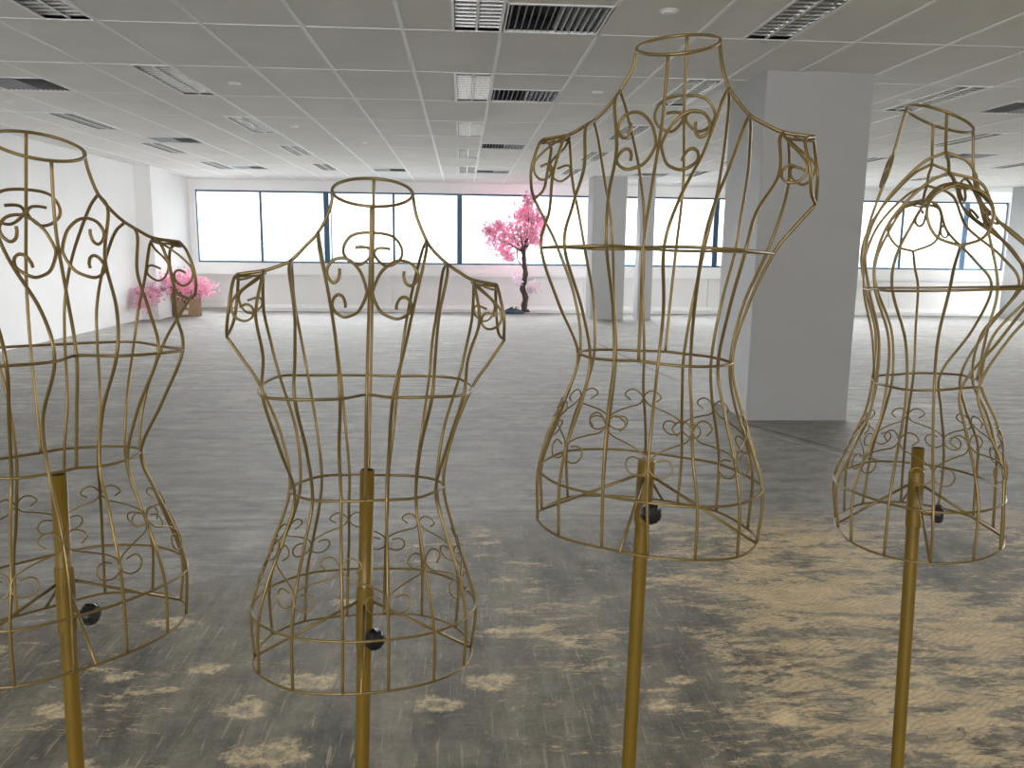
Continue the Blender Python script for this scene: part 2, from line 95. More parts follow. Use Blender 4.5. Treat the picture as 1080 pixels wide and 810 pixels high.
  'SHL': [[-0.0583,-0.0002,0.7096],[-0.0633,-0.0001,0.68],[-0.0765,0.0002,0.6454],[-0.0935,-0.0016,0.6284],[-0.1107,-0.0006,0.6097],[-0.129,-0.0022,0.6011],[-0.1532,-0.0019,0.5903],[-0.1919,0.0017,0.5843]],
  'SHR': [[0.06,0.0007,0.7101],[0.0633,-0.0001,0.68],[0.0769,-0.0035,0.6462],[0.0935,-0.0016,0.6284],[0.1107,-0.0028,0.6124],[0.129,-0.0022,0.6011],[0.1528,-0.0033,0.5905],[0.1918,0.0013,0.5864]],
  'armFL': [[-0.1919,0.0017,0.5843],[-0.1857,-0.0355,0.5705],[-0.1946,-0.0484,0.5413],[-0.1984,-0.038,0.5071],[-0.2048,-0.0066,0.494]],
  'armFR': [[0.1918,0.0013,0.5864],[0.1856,-0.0359,0.576],[0.1952,-0.0429,0.54],[0.1985,-0.0337,0.5121],[0.2043,0.0004,0.4967]],
  'armBL': [[-0.1919,0.0017,0.5843],[-0.1916,0.0298,0.57],[-0.199,0.0397,0.5421],[-0.1995,0.0252,0.5089],[-0.2048,-0.0066,0.494]],
  'armBR': [[0.1918,0.0013,0.5864],[0.1919,0.0311,0.5739],[0.1985,0.0484,0.5399],[0.1996,0.0308,0.5076],[0.2043,0.0004,0.4967]],
  'neck': [[0.06,0.0007,0.7101],[0.052,0.0261,0.7215],[0.03,0.0448,0.7299],[0.0,0.0516,0.7329],[-0.03,0.0448,0.7299],[-0.052,0.0261,0.7215],[-0.06,0.0007,0.7101],[-0.052,-0.0248,0.6987],[-0.03,-0.0434,0.6903],[-0.0,-0.0502,0.6872],[0.03,-0.0434,0.6903],[0.052,-0.0248,0.6987]],
 }},
}
import bpy, bmesh, math, random
from mathutils import Vector, Matrix, Euler, noise
random.seed(7)
C = bpy.context.scene.collection
PI = math.pi
EYE = 1.32                     # camera height above the floor
CEIL = EYE + 1.2967            # ceiling height
WALL_Y = 17.1                  # window wall
LEFT_X = -5.55
RIGHT_X = 21.0
BACK_Y = -7.0

# ------------------------------------------------------------------ materials
def mat(name, color=(.8, .8, .8), rough=.5, metal=0., spec=.5, bump=None, var=None, coat=0.):
    m = bpy.data.materials.new(name); m.use_nodes = True
    nt = m.node_tree; b = nt.nodes['Principled BSDF']
    b.inputs['Base Color'].default_value = (*color, 1); b.inputs['Roughness'].default_value = rough
    b.inputs['Metallic'].default_value = metal; b.inputs['Specular IOR Level'].default_value = spec
    b.inputs['Coat Weight'].default_value = coat
    tc = nt.nodes.new('ShaderNodeTexCoord')
    if var:
        sc, amt = var
        n = nt.nodes.new('ShaderNodeTexNoise'); n.inputs['Scale'].default_value = sc; n.inputs['Detail'].default_value = 5
        nt.links.new(tc.outputs['Object'], n.inputs['Vector'])
        r = nt.nodes.new('ShaderNodeValToRGB')
        r.color_ramp.elements[0].position = .3; r.color_ramp.elements[1].position = .7
        r.color_ramp.elements[0].color = (*[c * (1 - amt) for c in color], 1)
        r.color_ramp.elements[1].color = (*[min(1, c * (1 + amt)) for c in color], 1)
        nt.links.new(n.outputs['Fac'], r.inputs['Fac']); nt.links.new(r.outputs['Color'], b.inputs['Base Color'])
    if bump:
        sc, st = bump
        n = nt.nodes.new('ShaderNodeTexNoise'); n.inputs['Scale'].default_value = sc; n.inputs['Detail'].default_value = 3
        nt.links.new(tc.outputs['Object'], n.inputs['Vector'])
        bp = nt.nodes.new('ShaderNodeBump'); bp.inputs['Strength'].default_value = st; bp.inputs['Distance'].default_value = .002
        nt.links.new(n.outputs['Fac'], bp.inputs['Height']); nt.links.new(bp.outputs['Normal'], b.inputs['Normal'])
    return m

M = {
 'gold': mat('gold_wire_paint', (.19, .130, .042), .38, .5, var=(40, .12)),
 'gold_pole': mat('gold_pole_paint', (.155, .092, .006), .42, .12, var=(9, .08)),
 'gold_dark': mat('pole_inside', (.05, .025, .01), .6),
 'knob': mat('black_plastic', (.008, .008, .009), .35),
 'tile': mat('ceiling_tile', (.82, .81, .775), .9, bump=(260, .35), var=(2.2, .035)),
 'tbar': mat('ceiling_bar', (.95, .95, .94), .5),
 'wall': mat('wall_paint', (.87, .87, .865), .75, bump=(90, .1), var=(1.3, .02)),
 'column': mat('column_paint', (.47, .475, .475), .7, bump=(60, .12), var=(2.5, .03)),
 'ledge': mat('ledge_paint', (.90, .90, .89), .6),
 'panel': mat('panel_paint', (.80, .79, .775), .7, var=(4, .02)),
 'frame': mat('window_frame_metal', (.04, .09, .15), .4, .3),
 'lamp_frame': mat('lamp_frame', (.93, .93, .92), .35),
 'reflector': mat('lamp_reflector', (.36, .36, .36), .30, .85),
 'louver': mat('lamp_louver', (.50, .50, .49), .24, .9),
 'tube': mat('lamp_tube', (.8, .8, .78), .3),
 'vent': mat('vent_metal', (.42, .43, .44), .5, .0),
 'vent_dark': mat('vent_duct', (.10, .105, .115), .8),
 'white_plastic': mat('white_plastic', (.82, .82, .8), .4),
 'dark_plastic': mat('dark_plastic', (.18, .18, .18), .5),
 'card': mat('cardboard', (.34, .235, .15), .85, var=(14, .12)),
 'card_in': mat('cardboard_inside', (.25, .18, .12), .9),
 'tape': mat('packing_tape', (.75, .70, .62), .3),
 'black_bag': mat('black_bag', (.012, .012, .015), .4),
 'bark': mat('bark', (.085, .055, .048), .85, bump=(60, .8), var=(20, .3)),
 'pink': mat('pink_petal', (.86, .46, .60), .7, var=(1.7, .12)),
 'pale_pink': mat('pale_pink_petal', (.96, .74, .83), .7, var=(3., .15)),
 'mat_cloth': mat('blue_grey_cloth', (.07, .10, .14), .8),
 'leaf': mat('green_leaf', (.05, .16, .06), .7),
}
# thin window glass: see-through, with a reflection that grows at grazing angles
for k_ in ('pink', 'pale_pink', 'leaf'):                     # thin petals let light through
    nt = M[k_].node_tree; ou = nt.nodes['Material Output']; pb = nt.nodes['Principled BSDF']
    tl = nt.nodes.new('ShaderNodeBsdfTranslucent'); ms = nt.nodes.new('ShaderNodeMixShader'); ms.inputs[0].default_value = .15
    if pb.inputs['Base Color'].links: nt.links.new(pb.inputs['Base Color'].links[0].from_socket, tl.inputs['Color'])
    nt.links.new(pb.outputs[0], ms.inputs[1]); nt.links.new(tl.outputs[0], ms.inputs[2]); nt.links.new(ms.outputs[0], ou.inputs['Surface'])
g = bpy.data.materials.new('window_glass'); g.use_nodes = True; nt = g.node_tree; nt.nodes.clear()
o_ = nt.nodes.new('ShaderNodeOutputMaterial'); mx = nt.nodes.new('ShaderNodeMixShader'); tr = nt.nodes.new('ShaderNodeBsdfTransparent')
gl = nt.nodes.new('ShaderNodeBsdfGlossy'); fr = nt.nodes.new('ShaderNodeFresnel'); fr.inputs['IOR'].default_value = 1.35
tr.inputs['Color'].default_value = (.96, .965, .965, 1); gl.inputs['Roughness'].default_value = .02
nt.links.new(fr.outputs[0], mx.inputs[0]); nt.links.new(tr.outputs[0], mx.inputs[1]); nt.links.new(gl.outputs[0], mx.inputs[2]); nt.links.new(mx.outputs[0], o_.inputs[0])
M['glass'] = g

def floor_material():
    m = bpy.data.materials.new('scraped_concrete_floor'); m.use_nodes = True; nt = m.node_tree
    N = nt.nodes; L = nt.links; b = N['Principled BSDF']
    tc = N.new('ShaderNodeTexCoord'); P = tc.outputs['Object']
    def noise_(scale, detail=6, rough=.6, vec=P, dist=0.):
        n = N.new('ShaderNodeTexNoise'); n.inputs['Scale'].default_value = scale; n.inputs['Detail'].default_value = detail
        n.inputs['Roughness'].default_value = rough; n.inputs['Distortion'].default_value = dist
        L.new(vec, n.inputs['Vector']); return n.outputs['Fac']
    def mapping(rot, sc):
        r = N.new('ShaderNodeMapping'); r.inputs['Rotation'].default_value = (0, 0, math.radians(rot)); r.inputs['Scale'].default_value = (*sc, 1)
        L.new(P, r.inputs['Vector']); return r.outputs['Vector']
    def math_(op, a, c=None, clamp=False):
        n = N.new('ShaderNodeMath'); n.operation = op; n.use_clamp = clamp
        for i, v in enumerate((a, c)):
            if v is None: continue
            if isinstance(v, (int, float)): n.inputs[i].default_value = v
            else: L.new(v, n.inputs[i])
        return n.outputs[0]
    def ramp(f, p0, p1):
        n = N.new('ShaderNodeMapRange'); n.inputs['From Min'].default_value = p0; n.inputs['From Max'].default_value = p1; n.clamp = True
        L.new(f, n.inputs['Value']); return n.outputs[0]
    def mix(f, a, c):
        n = N.new('ShaderNodeMix'); n.data_type = 'RGBA'
        if isinstance(f, (int, float)): n.inputs['Factor'].default_value = f
        else: L.new(f, n.inputs['Factor'])
        for s, v in (('A', a), ('B', c)):
            i = [q for q in n.inputs if q.name == s and q.type == 'RGBA'][0]
            if isinstance(v, tuple): i.default_value = (*v, 1)
            else: L.new(v, i)
        return [q for q in n.outputs if q.type == 'RGBA'][0]
    sx = N.new('ShaderNodeSeparateXYZ'); L.new(P, sx.inputs[0]); X, Y = sx.outputs[0], sx.outputs[1]
    wob = noise_(3.2, 6, .7)
    # far floor: grey screed with cross brushed streaks
    streak = noise_(1.0, 10, .74, mapping(-4, (1.6, 9.)))
    blot = noise_(.55, 7, .62)
    fine = noise_(38, 4, .7)
    far = mix(ramp(streak, .42, .60), (.20, .194, .182), (.48, .465, .43))
    far = mix(ramp(blot, .36, .64), far, (.31, .30, .28))
    far = mix(math_('MULTIPLY', ramp(noise_(1.9, 7, .7), .52, .66), .5), far, (.52, .50, .45))
    # near floor: dark scraped screed with tan glue residue
    sc1 = noise_(1.0, 9, .72, mapping(38, (4.2, 1.3)), .3)
    sc2 = noise_(1.0, 8, .75, mapping(-33, (9., 2.2)), .2)
    near = mix(ramp(sc1, .38, .60), (.118, .113, .098), (.29, .265, .21))
    near = mix(math_('MULTIPLY', ramp(noise_(1.3, 5, .6, mapping(70, (1, 3))), .58, .70), .30), near, (.20, .11, .09))
    # how much tan residue is left: little on the left, much on the right
    xr = N.new('ShaderNodeMapRange'); xr.inputs['From Min'].default_value = -.5; xr.inputs['From Max'].default_value = 1.8
    xr.inputs['To Min'].default_value = -.05; xr.inputs['To Max'].default_value = .085; L.new(X, xr.inputs['Value'])
    dens = math_('ADD', xr.outputs[0], math_('MULTIPLY', math_('SUBTRACT', noise_(1.1, 3, .5), .5), .42))
    flake = noise_(1.0, 12, .78, mapping(6, (3.2, 9.5)), .35)
    flake2 = noise_(1.0, 9, .80, mapping(-14, (11., 34.)), .3)
    wv = N.new('ShaderNodeTexWave'); wv.inputs['Scale'].default_value = 17; wv.inputs['Distortion'].default_value = 14; wv.inputs['Detail'].default_value = 3
    wv.inputs['Detail Scale'].default_value = .35; L.new(mapping(62, (1, 1)), wv.inputs['Vector'])
    comb = ramp(math_('ADD', wv.outputs['Fac'], math_('MULTIPLY', fine, .7)), .45, .95)
    f1 = ramp(math_('ADD', flake, dens), .545, .585)
    f2 = ramp(math_('ADD', flake2, dens), .56, .62)
    f1 = math_('MULTIPLY', f1, ramp(math_('ADD', noise_(1.0, 8, .8, mapping(20, (16., 26.))), dens), .44, .54))
    f1 = math_('MULTIPLY', f1, math_('ADD', math_('MULTIPLY', comb, .30), .70))
    near = mix(math_('MULTIPLY', f2, .55), near, (.66, .53, .34))
    near = mix(math_('MULTIPLY', f1, .85), near, (.80, .635, .385))
    # scratches
    scr = noise_(1.0, 3, .5, mapping(28, (75, 5)))
    near = mix(math_('MULTIPLY', ramp(scr, .64, .67), .55), near, (.50, .42, .29))
    scr2 = noise_(1.0, 3, .5, mapping(-48, (85, 5)))
    near = mix(math_('MULTIPLY', ramp(scr2, .65, .675), .55), near, (.48, .40, .28))
    # glue dabs left by the old tiles
    stains = [(-.62, 2.16, .085, .06), (-.07, 2.17, .075, .05), (.09, 2.29, .09, .05), (.68, 2.27, .07, .03), (-.47, 2.31, .10, .06),
              (-1.15, 2.18, .12, .07), (-1.06, 2.36, .08, .05), (-.50, 1.95, .12, .07), (-1.02, 2.72, .13, .07), (-.44, 2.87, .08, .05),
              (.57, 2.13, .07, .05), (-.80, 2.40, .10, .05), (1.45, 2.25, .10, .06), (.86, 2.45, .10, .05), (-.98, 1.93, .08, .05),
              (.28, 2.95, .10, .05), (-.15, 1.80, .10, .05), (.92, 2.05, .09, .05), (-1.55, 2.55, .12, .07), (.15, 2.62, .09, .04)]
    tot = None
    for si, (cx, cy, rx, ry) in enumerate(stains):
        dx = math_('DIVIDE', math_('SUBTRACT', X, cx), rx); dy = math_('DIVIDE', math_('SUBTRACT', Y, cy), ry)
        d = math_('SQRT', math_('ADD', math_('MULTIPLY', dx, dx), math_('MULTIPLY', dy, dy)))
        d = math_('ADD', d, (0, 0, 0, .1, .05, .35, .3, .0, .25, .3, .2, .3, .35, .3, .3, .35, .2, .3, .4, .3)[si])
        tot = d if tot is None else math_('MINIMUM', tot, d)
    edge = noise_(14, 6, .75); brk = noise_(45, 5, .8)
    dd = math_('ADD', tot, math_('MULTIPLY', math_('SUBTRACT', edge, .5), 2.6))
    st = math_('SUBTRACT', 1., ramp(dd, .62, 1.0))
    core = math_('MULTIPLY', math_('SUBTRACT', 1., ramp(dd, .15, .45)), .45)       # worn-through middle
    st = math_('MULTIPLY', math_('SUBTRACT', st, core), ramp(brk, .34, .54))
    near = mix(math_('MULTIPLY', st, .72), near, (.92, .75, .47))
    # the scraped area starts at a cut line across the floor
    yl = math_('ADD', Y, math_('ADD', math_('MULTIPLY', math_('SUBTRACT', wob, .5), .5), math_('MULTIPLY', math_('MINIMUM', X, 0.), -.62)))
    sel = math_('SUBTRACT', 1., ramp(yl, 3.45, 3.95))
    col = mix(sel, far, near)
    # pale saw cuts
    def line(px, py, ang, w, y0=None, gate=None):
        a = math.radians(ang); nx, ny = -math.sin(a), math.cos(a)
        d = math_('ABSOLUTE', math_('ADD', math_('ADD', math_('MULTIPLY', X, nx), math_('MULTIPLY', Y, ny)), -(px * nx + py * ny)))
        f = math_('SUBTRACT', 1., ramp(d, w * .5, w))
        if gate: f = math_('MULTIPLY', f, gate)
        return f
    gx = ramp(X, .1, .3)
    col = mix(math_('MULTIPLY', line(.35, 3.87, -1, .007, gate=gx), .6), col, (.50, .48, .42))
    col = mix(math_('MULTIPLY', line(.35, 3.80, -1, .006, gate=gx), .45), col, (.46, .44, .38))
    gy = math_('MULTIPLY', ramp(Y, 4.6, 4.8), math_('SUBTRACT', 1., ramp(Y, 5.95, 6.0)))
    col = mix(math_('MULTIPLY', line(2.19, 5.67, -66, .012, gate=gy), .7), col, (.52, .50, .45))
    col = mix(math_('MULTIPLY', line(2.30, 5.67, -66, .035, gate=gy), .5), col, (.06, .06, .06))
    gy2 = math_('MULTIPLY', ramp(Y, 7.8, 8.2), math_('SUBTRACT', 1., ramp(Y, 11.2, 11.6)))
    col = mix(math_('MULTIPLY', line(1.9, 11.16, -85, .025, gate=gy2), .6), col, (.08, .08, .08))
    # grit
    col = mix(math_('MULTIPLY', ramp(fine, .62, .70), .25), col, (.5, .47, .4))
    mot = math_('ADD', math_('MULTIPLY', ramp(noise_(7., 8, .75, mapping(0, (1, 1.8))), .35, .65), .42), math_('MULTIPLY', ramp(noise_(60., 4, .8), .35, .65), .22))
    hs = N.new('ShaderNodeVectorMath'); hs.operation = 'SCALE'; L.new(col, hs.inputs[0]); L.new(math_('ADD', mot, .70), hs.inputs['Scale'])
    L.new(hs.outputs[0], b.inputs['Base Color'])
    rg = N.new('ShaderNodeMapRange'); rg.inputs['To Min'].default_value = .48; rg.inputs['To Max'].default_value = .66
    L.new(ramp(streak, .3, .7), rg.inputs['Value']); L.new(rg.outputs[0], b.inputs['Roughness'])
    b.inputs['Specular IOR Level'].default_value = .09
    bp = N.new('ShaderNodeBump'); bp.inputs['Strength'].default_value = .35; bp.inputs['Distance'].default_value = .004
    L.new(math_('ADD', math_('ADD', flake, streak), math_('MULTIPLY', fine, .25)), bp.inputs['Height']); L.new(bp.outputs[0], b.inputs['Normal'])
    return m
M['floor'] = floor_material()

# ------------------------------------------------------------------ helpers
def link(name, bm, material, parent=None, smooth=False, loc=None):
    me = bpy.data.meshes.new(name); bm.normal_update()
    bm.to_mesh(me); bm.free()
    if smooth:
        for p in me.polygons: p.use_smooth = True
    mats = material if isinstance(material, (list, tuple)) else [material]
    for q in mats: me.materials.append(q)
    o = bpy.data.objects.new(name, me); C.objects.link(o)
    if parent: o.parent = parent
    if loc: o.location = loc
    return o
def box(bm, x0, x1, y0, y1, z0, z1, mi=0):
    vs = [bm.verts.new((x, y, z)) for z in (z0, z1) for y in (y0, y1) for x in (x0, x1)]
    for f in ((0, 2, 3, 1), (4, 5, 7, 6), (0, 1, 5, 4), (2, 6, 7, 3), (0, 4, 6, 2), (1, 3, 7, 5)):
        fc = bm.faces.new([vs[i] for i in f]); fc.material_index = mi
    return vs
def tube(bm, pts, rad, n=8, closed=False, caps=True):
    pts = [Vector(p) for p in pts]
    if not closed:
        q = [pts[0]]
        for p in pts[1:]:
            if (p - q[-1]).length > 1e-5: q.append(p)
        pts = q
    m = len(pts)
    if not isinstance(rad, (list, tuple)): rad = [rad] * m
    def tan(i):
        a = pts[(i - 1) % m] if (closed or i > 0) else pts[0]; b = pts[(i + 1) % m] if (closed or i < m - 1) else pts[-1]
        return (b - a).normalized()
    t = tan(0); ref = Vector((0, 0, 1)) if abs(t.z) < .9 else Vector((1, 0, 0)); u = (ref - t * ref.dot(t)).normalized()
    rings = []
    for i in range(m):
        t = tan(i); u = (u - t * u.dot(t)).normalized(); v = t.cross(u)
        rings.append([bm.verts.new(pts[i] + (u * math.cos(a) + v * math.sin(a)) * rad[i]) for a in [2 * PI * k / n for k in range(n)]])
    for i in range(m if closed else m - 1):
        A, B = rings[i], rings[(i + 1) % m]
        off = 0
        if closed and i == m - 1:
            off = min(range(n), key=lambda s: (A[0].co - B[s].co).length)
        for k in range(n): bm.faces.new((A[k], A[(k + 1) % n], B[(k + 1 + off) % n], B[(k + off) % n]))
    if caps and not closed:
        bm.faces.new(list(reversed(rings[0]))); bm.faces.new(rings[-1])
def lathe(bm, prof, mtx=None, n=24, mi=0):
    mtx = mtx or Matrix()
    rings = [[bm.verts.new(mtx @ Vector((r * math.cos(2 * PI * k / n), r * math.sin(2 * PI * k / n), z))) for k in range(n)] for r, z in prof]
    for A, B in zip(rings[:-1], rings[1:]):
        for k in range(n): bm.faces.new((A[k], A[(k + 1) % n], B[(k + 1) % n], B[k])).material_index = mi
    for R, rev in ((rings[0], True), (rings[-1], False)):
        bm.faces.new(list(reversed(R)) if rev else R).material_index = mi
def thing(name, label, cat, loc=(0, 0, 0), group=None):
    o = bpy.data.objects.new(name, None); C.objects.link(o); o.location = loc; o.empty_display_size = .1
    o['label'] = label; o['category'] = cat
    if group: o['group'] = group
    return o
def tag(o, label, cat, group=None):
    o['label'] = label; o['category'] = cat
    if group: o['group'] = group
    return o
def struct(name, bm, m, smooth=False):
    o = link(name, bm, m, smooth=smooth); o['kind'] = 'structure'; return o
def spline(P, ns=8, closed=False):
    P = [Vector(p) for p in P]; n = len(P); out = []
    for s in range(n if closed else n - 1):
        if closed: a, b, c, d = P[s - 1], P[s], P[(s + 1) % n], P[(s + 2) % n]
        else:
            b, c = P[s], P[s + 1]; a = P[s - 1] if s > 0 else b * 2 - c; d = P[s + 2] if s + 2 < n else c * 2 - b
        for j in range(ns):
            u = j / ns
            out.append(.5 * ((2 * b) + (c - a) * u + (2 * a - 5 * b + 4 * c - d) * u * u + (3 * b - a - 3 * c + d) * u ** 3))
    if not closed: out.append(P[-1].copy())
    return out

# ------------------------------------------------------------------ ceiling with its grid, lights and vents
X0 = .2373; Y0 = 5.2079; TW = .6; TL = 1.2
def gx(k):                                 # the tile columns shrink by a third of a tile beside the big column
    return X0 + TW * (k if k <= 3 else (k - 1 + .72 if k <= 4 else (4.72 if k == 5 else (5.7 if k == 6 else k - .4)))) if k > 3 else X0 + TW * k
XK = [gx(k) for k in range(-9, 35)]
XK = [LEFT_X] + [x for x in XK if x > LEFT_X + .05 and x < RIGHT_X - .05] + [RIGHT_X]
YJ = [BACK_Y] + [Y0 + TL * j for j in range(-10, 10)]
YJ = [y for y in YJ if y >= BACK_Y] + [WALL_Y]
YJ = sorted(set(round(y, 4) for y in YJ))
LIGHT_K = {-7.: 'a', -4.: 'b', 0.: 'c', 3.: 'd', 6.6: 'e', 9.6: 'f', 13.6: 'g', 17.6: 'h'}
lights = []
for k in LIGHT_K:
    for j in (-5, -3, -1, 1, 3, 5, 7):
        if j < -1 or (j == -1 and k in (-7., 6.6, 9.6, 13.6, 17.6)): continue
        if k == -7. and j == 1: continue
        if k in (13.6, 17.6) and j < 3: continue
        lights.append((X0 + TW * k - .3, X0 + TW * k, Y0 + TL * j, Y0 + TL * (j + 1), k, j))
vents = []
for (k, yb) in ((0., -.5), (0., 1.5), (0., 4.5), (0., 7.5), (-7., 1.5), (-7., 4.5), (-7., 7.5), (-3., 7.5), (7.6, 1.5), (7.6, 4.5), (4.7, 7.5), (10.6, 4.5)):
    vents.append((X0 + TW * k, X0 + TW * (k + 1), Y0 + TL * yb, Y0 + TL * (yb + .5), k, yb))
holes = [(a, b, c, d) for a, b, c, d, _, _ in lights + vents]
bm = bmesh.new()
for xa, xb in zip(XK[:-1], XK[1:]):
    for ya, yb in zip(YJ[:-1], YJ[1:]):
        xs = {xa, xb}; ys = {ya, yb}
        for (a, b, c, d) in holes:
            if a < xb - 1e-3 and b > xa + 1e-3 and c < yb - 1e-3 and d > ya + 1e-3:
                for v in (a, b):
                    if xa + 1e-3 < v < xb - 1e-3: xs.add(v)
                for v in (c, d):
                    if ya + 1e-3 < v < yb - 1e-3: ys.add(v)
        xs = sorted(xs); ys = sorted(ys)
        for x1, x2 in zip(xs[:-1], xs[1:]):
            for y1, y2 in zip(ys[:-1], ys[1:]):
                if x2 - x1 < 1e-3 or y2 - y1 < 1e-3: continue
                mx_, my_ = (x1 + x2) / 2, (y1 + y2) / 2
                if any(a < mx_ < b and c < my_ < d for a, b, c, d in holes): continue
                e = .002
                box(bm, x1 + e, x2 - e, y1 + e, y2 - e, CEIL + .001, CEIL + .016)
struct('ceiling', bm, M['tile'])
bm = bmesh.new()                                             # long bars towards the windows
for x in XK[1:-1]:
    box(bm, x - .012, x + .012, BACK_Y, WALL_Y, CEIL - .004, CEIL + .0008)
    box(bm, x - .002, x + .002, BACK_Y, WALL_Y, CEIL + .0008, CEIL + .03)
struct('trim_1', bm, M['tbar'])
bm = bmesh.new()                                             # thin cross bars
for y in YJ[1:-1]:
    box(bm, LEFT_X, RIGHT_X, y - .0045, y + .0045, CEIL - .0025, CEIL + .0006)
struct('trim_2', bm, M['tbar'])
bm = bmesh.new(); box(bm, LEFT_X - .4, RIGHT_X + .4, BACK_Y - .4, WALL_Y + .9, CEIL + .35, CEIL + .6)
struct('trim_3', bm, M['panel'])                             # slab over the ceiling void

LN = {-7.: 'far left row beside the left wall', -4.: 'left row', 0.: 'middle row straight ahead', 3.: 'row leading past the big column', 6.6: 'first row right of the big column',
      9.6: 'second row right of the big column', 13.6: 'third row right of the big column', 17.6: 'rightmost row'}
DN = ['nearest', 'second nearest', 'third nearest', 'fourth nearest', 'farthest']
seen = {}
light_roots = []
def make_light(x0, x1, y0, y1):
    w, l = x1 - x0, y1 - y0
    t = thing('ceiling_light', 'x', 'ceiling light', (x0 + w / 2, y0 + l / 2, CEIL), 'recessed louvred ceiling lights')
    hw, hl = w / 2, l / 2
    b = bmesh.new(); f = .016
    for q in ((-hw, -hw + f, -hl, hl), (hw - f, hw, -hl, hl), (-hw + f, hw - f, -hl, -hl + f), (-hw + f, hw - f, hl - f, hl)): box(b, *q, -.006, .012)
    link('frame', b, M['lamp_frame'], t)
    b = bmesh.new(); n = 8                                    # two parabolic troughs with closed ends
    for s in (-1, 1):
        c = s * hw / 2; r = (hw - f) / 2
        prev = None
        for i in range(n + 1):
            u = -1 + 2 * i / n; x = c + u * r * (1. if abs(u) < .99 else 1.0); z = .012 + .085 * (1 - u * u) ** .5
            cur = (b.verts.new((x, -hl + f, z)), b.verts.new((x, hl - f, z)))
            if prev: b.faces.new((prev[0], prev[1], cur[1], cur[0]))
            prev = cur
    for yy in (-hl + f, hl - f):
        vs = [b.verts.new(p) for p in ((-hw + f, yy, .0), (hw - f, yy, .0), (hw - f, yy, .1), (-hw + f, yy, .1))]; b.faces.new(vs)
    for xx in (-hw + f, hw - f):
        vs = [b.verts.new(p) for p in ((xx, -hl + f, .0), (xx, hl - f, .0), (xx, hl - f, .1), (xx, -hl + f, .1))]; b.faces.new(vs)
    box(b, -hw, hw, -hl, hl, .1, .112)
    link('reflector', b, M['reflector'], t)
    b = bmesh.new()
    box(b, -.007, .007, -hl + f, hl - f, .0, .035)
    link('center_spine', b, M['lamp_frame'], t)
    b = bmesh.new()
    sides = []
    for s in (-1, 1):
        last = None
        for i in range(1, 16):
            y = -hl + f + (l - 2 * f) * i / 16; xa, xb = (s * .009, s * (hw - f - .002)); xa, xb = min(xa, xb), max(xa, xb)
            vs = [b.verts.new(p) for p in ((xa, y - .0045, .032), (xb, y - .0045, .032), (xb, y, .002), (xa, y, .002), (xa, y + .0045, .032), (xb, y + .0045, .032))]
            b.faces.new((vs[0], vs[1], vs[2], vs[3])); b.faces.new((vs[3], vs[2], vs[5], vs[4])); b.faces.new((vs[0], vs[4], vs[5], vs[1]))
            if last:                                          # thin side rails carry the blades
                b.faces.new((last[4], last[3], vs[3], vs[0])); b.faces.new((last[5], last[2], vs[2], vs[1]))
            last = vs
        sides.append(last)
    L_, R_ = sides; b.faces.new((L_[5], R_[4], R_[3], L_[2]))
    link('louver', b, M['louver'], t)
    for s in (-1, 1):
        b = bmesh.new(); tube(b, [(s * hw / 2, -hl + .03, .058), (s * hw / 2, hl - .03, .058)], .009, 10)
        link('lamp_tube', b, M['tube'], t, smooth=True)
    return t
proto = None
for (xa, xb, ya, yb, k, j) in sorted(lights, key=lambda q: (q[4], q[5])):
    if proto is None:
        proto = make_light(xa, xb, ya, yb); r = proto
    else:
        r = proto.copy(); C.objects.link(r); r.location = ((xa + xb) / 2, (ya + yb) / 2, CEIL)
        for ch in list(proto.children):
            c = ch.copy(); C.objects.link(c); c.parent = r
    i = seen.get(k, 0); seen[k] = i + 1
    r['label'] = '%s recessed louvred ceiling light in the %s' % (DN[i], LN[k])

def make_vent():
    t = thing('air_vent', 'x', 'air vent', (0, 0, CEIL), 'ceiling air vents')
    w, l = .3, .3
    b = bmesh.new(); f = .02
    for q in ((-w, -w + f, -l, l), (w - f, w, -l, l), (-w + f, w - f, -l, -l + f), (-w + f, w - f, l - f, l)): box(b, *q, -.004, .012)
    link('frame', b, M['lamp_frame'], t)
    b = bmesh.new(); box(b, -w, w, -l, l, .10, .11)
    for q in ((-w, -w + .004, -l, l), (w - .004, w, -l, l), (-w, w, -l, -l + .004), (-w, w, l - .004, l)): box(b, *q, .012, .10)
    link('duct_box', b, M['vent_dark'], t)
    b = bmesh.new(); n = 14
    for i in range(n):
        x = -w + f + (2 * w - 2 * f) * (i + .5) / n; s = 1 if i < n / 2 else -1
        vs = [b.verts.new(p) for p in ((x - s * .008, -l + f, .0), (x - s * .008, l - f, .0), (x + s * .010, l - f, .03), (x + s * .010, -l + f, .03),
                                       (x - s * .008 + .0015, -l + f, .0), (x - s * .008 + .0015, l - f, .0), (x + s * .010 + .0015, l - f, .03), (x + s * .010 + .0015, -l + f, .03))]
        for fc in ((0, 1, 2, 3), (7, 6, 5, 4), (0, 4, 5, 1), (3, 2, 6, 7)): b.faces.new([vs[q] for q in fc])
    link('louver_blades', b, M['vent'], t)
    return t
VL = {(0., -.5): 'air vent at the top edge of the picture, right of the middle light row', (0., 1.5): 'slatted air vent beside the second middle light',
      (0., 4.5): 'slatted air vent above the pink tree, second from the near one', (0., 7.5): 'farthest slatted air vent above the pink tree near the windows',
      (-7., 1.5): 'dark air vent at the left edge of the ceiling', (-7., 4.5): 'air vent beside the far left light row, above the left form arm',
      (-7., 7.5): 'farthest air vent on the left, near the window bulkhead', (-3., 7.5): 'air vent near the window bulkhead above the left form',
      (7.6, 1.5): 'air vent at the right edge of the ceiling, nearest one there', (7.6, 4.5): 'far air vent right of the big column',
      (4.7, 7.5): 'far air vent behind the big column near the windows', (10.6, 4.5): 'far air vent between the second and third light rows on the right'}
vp = None
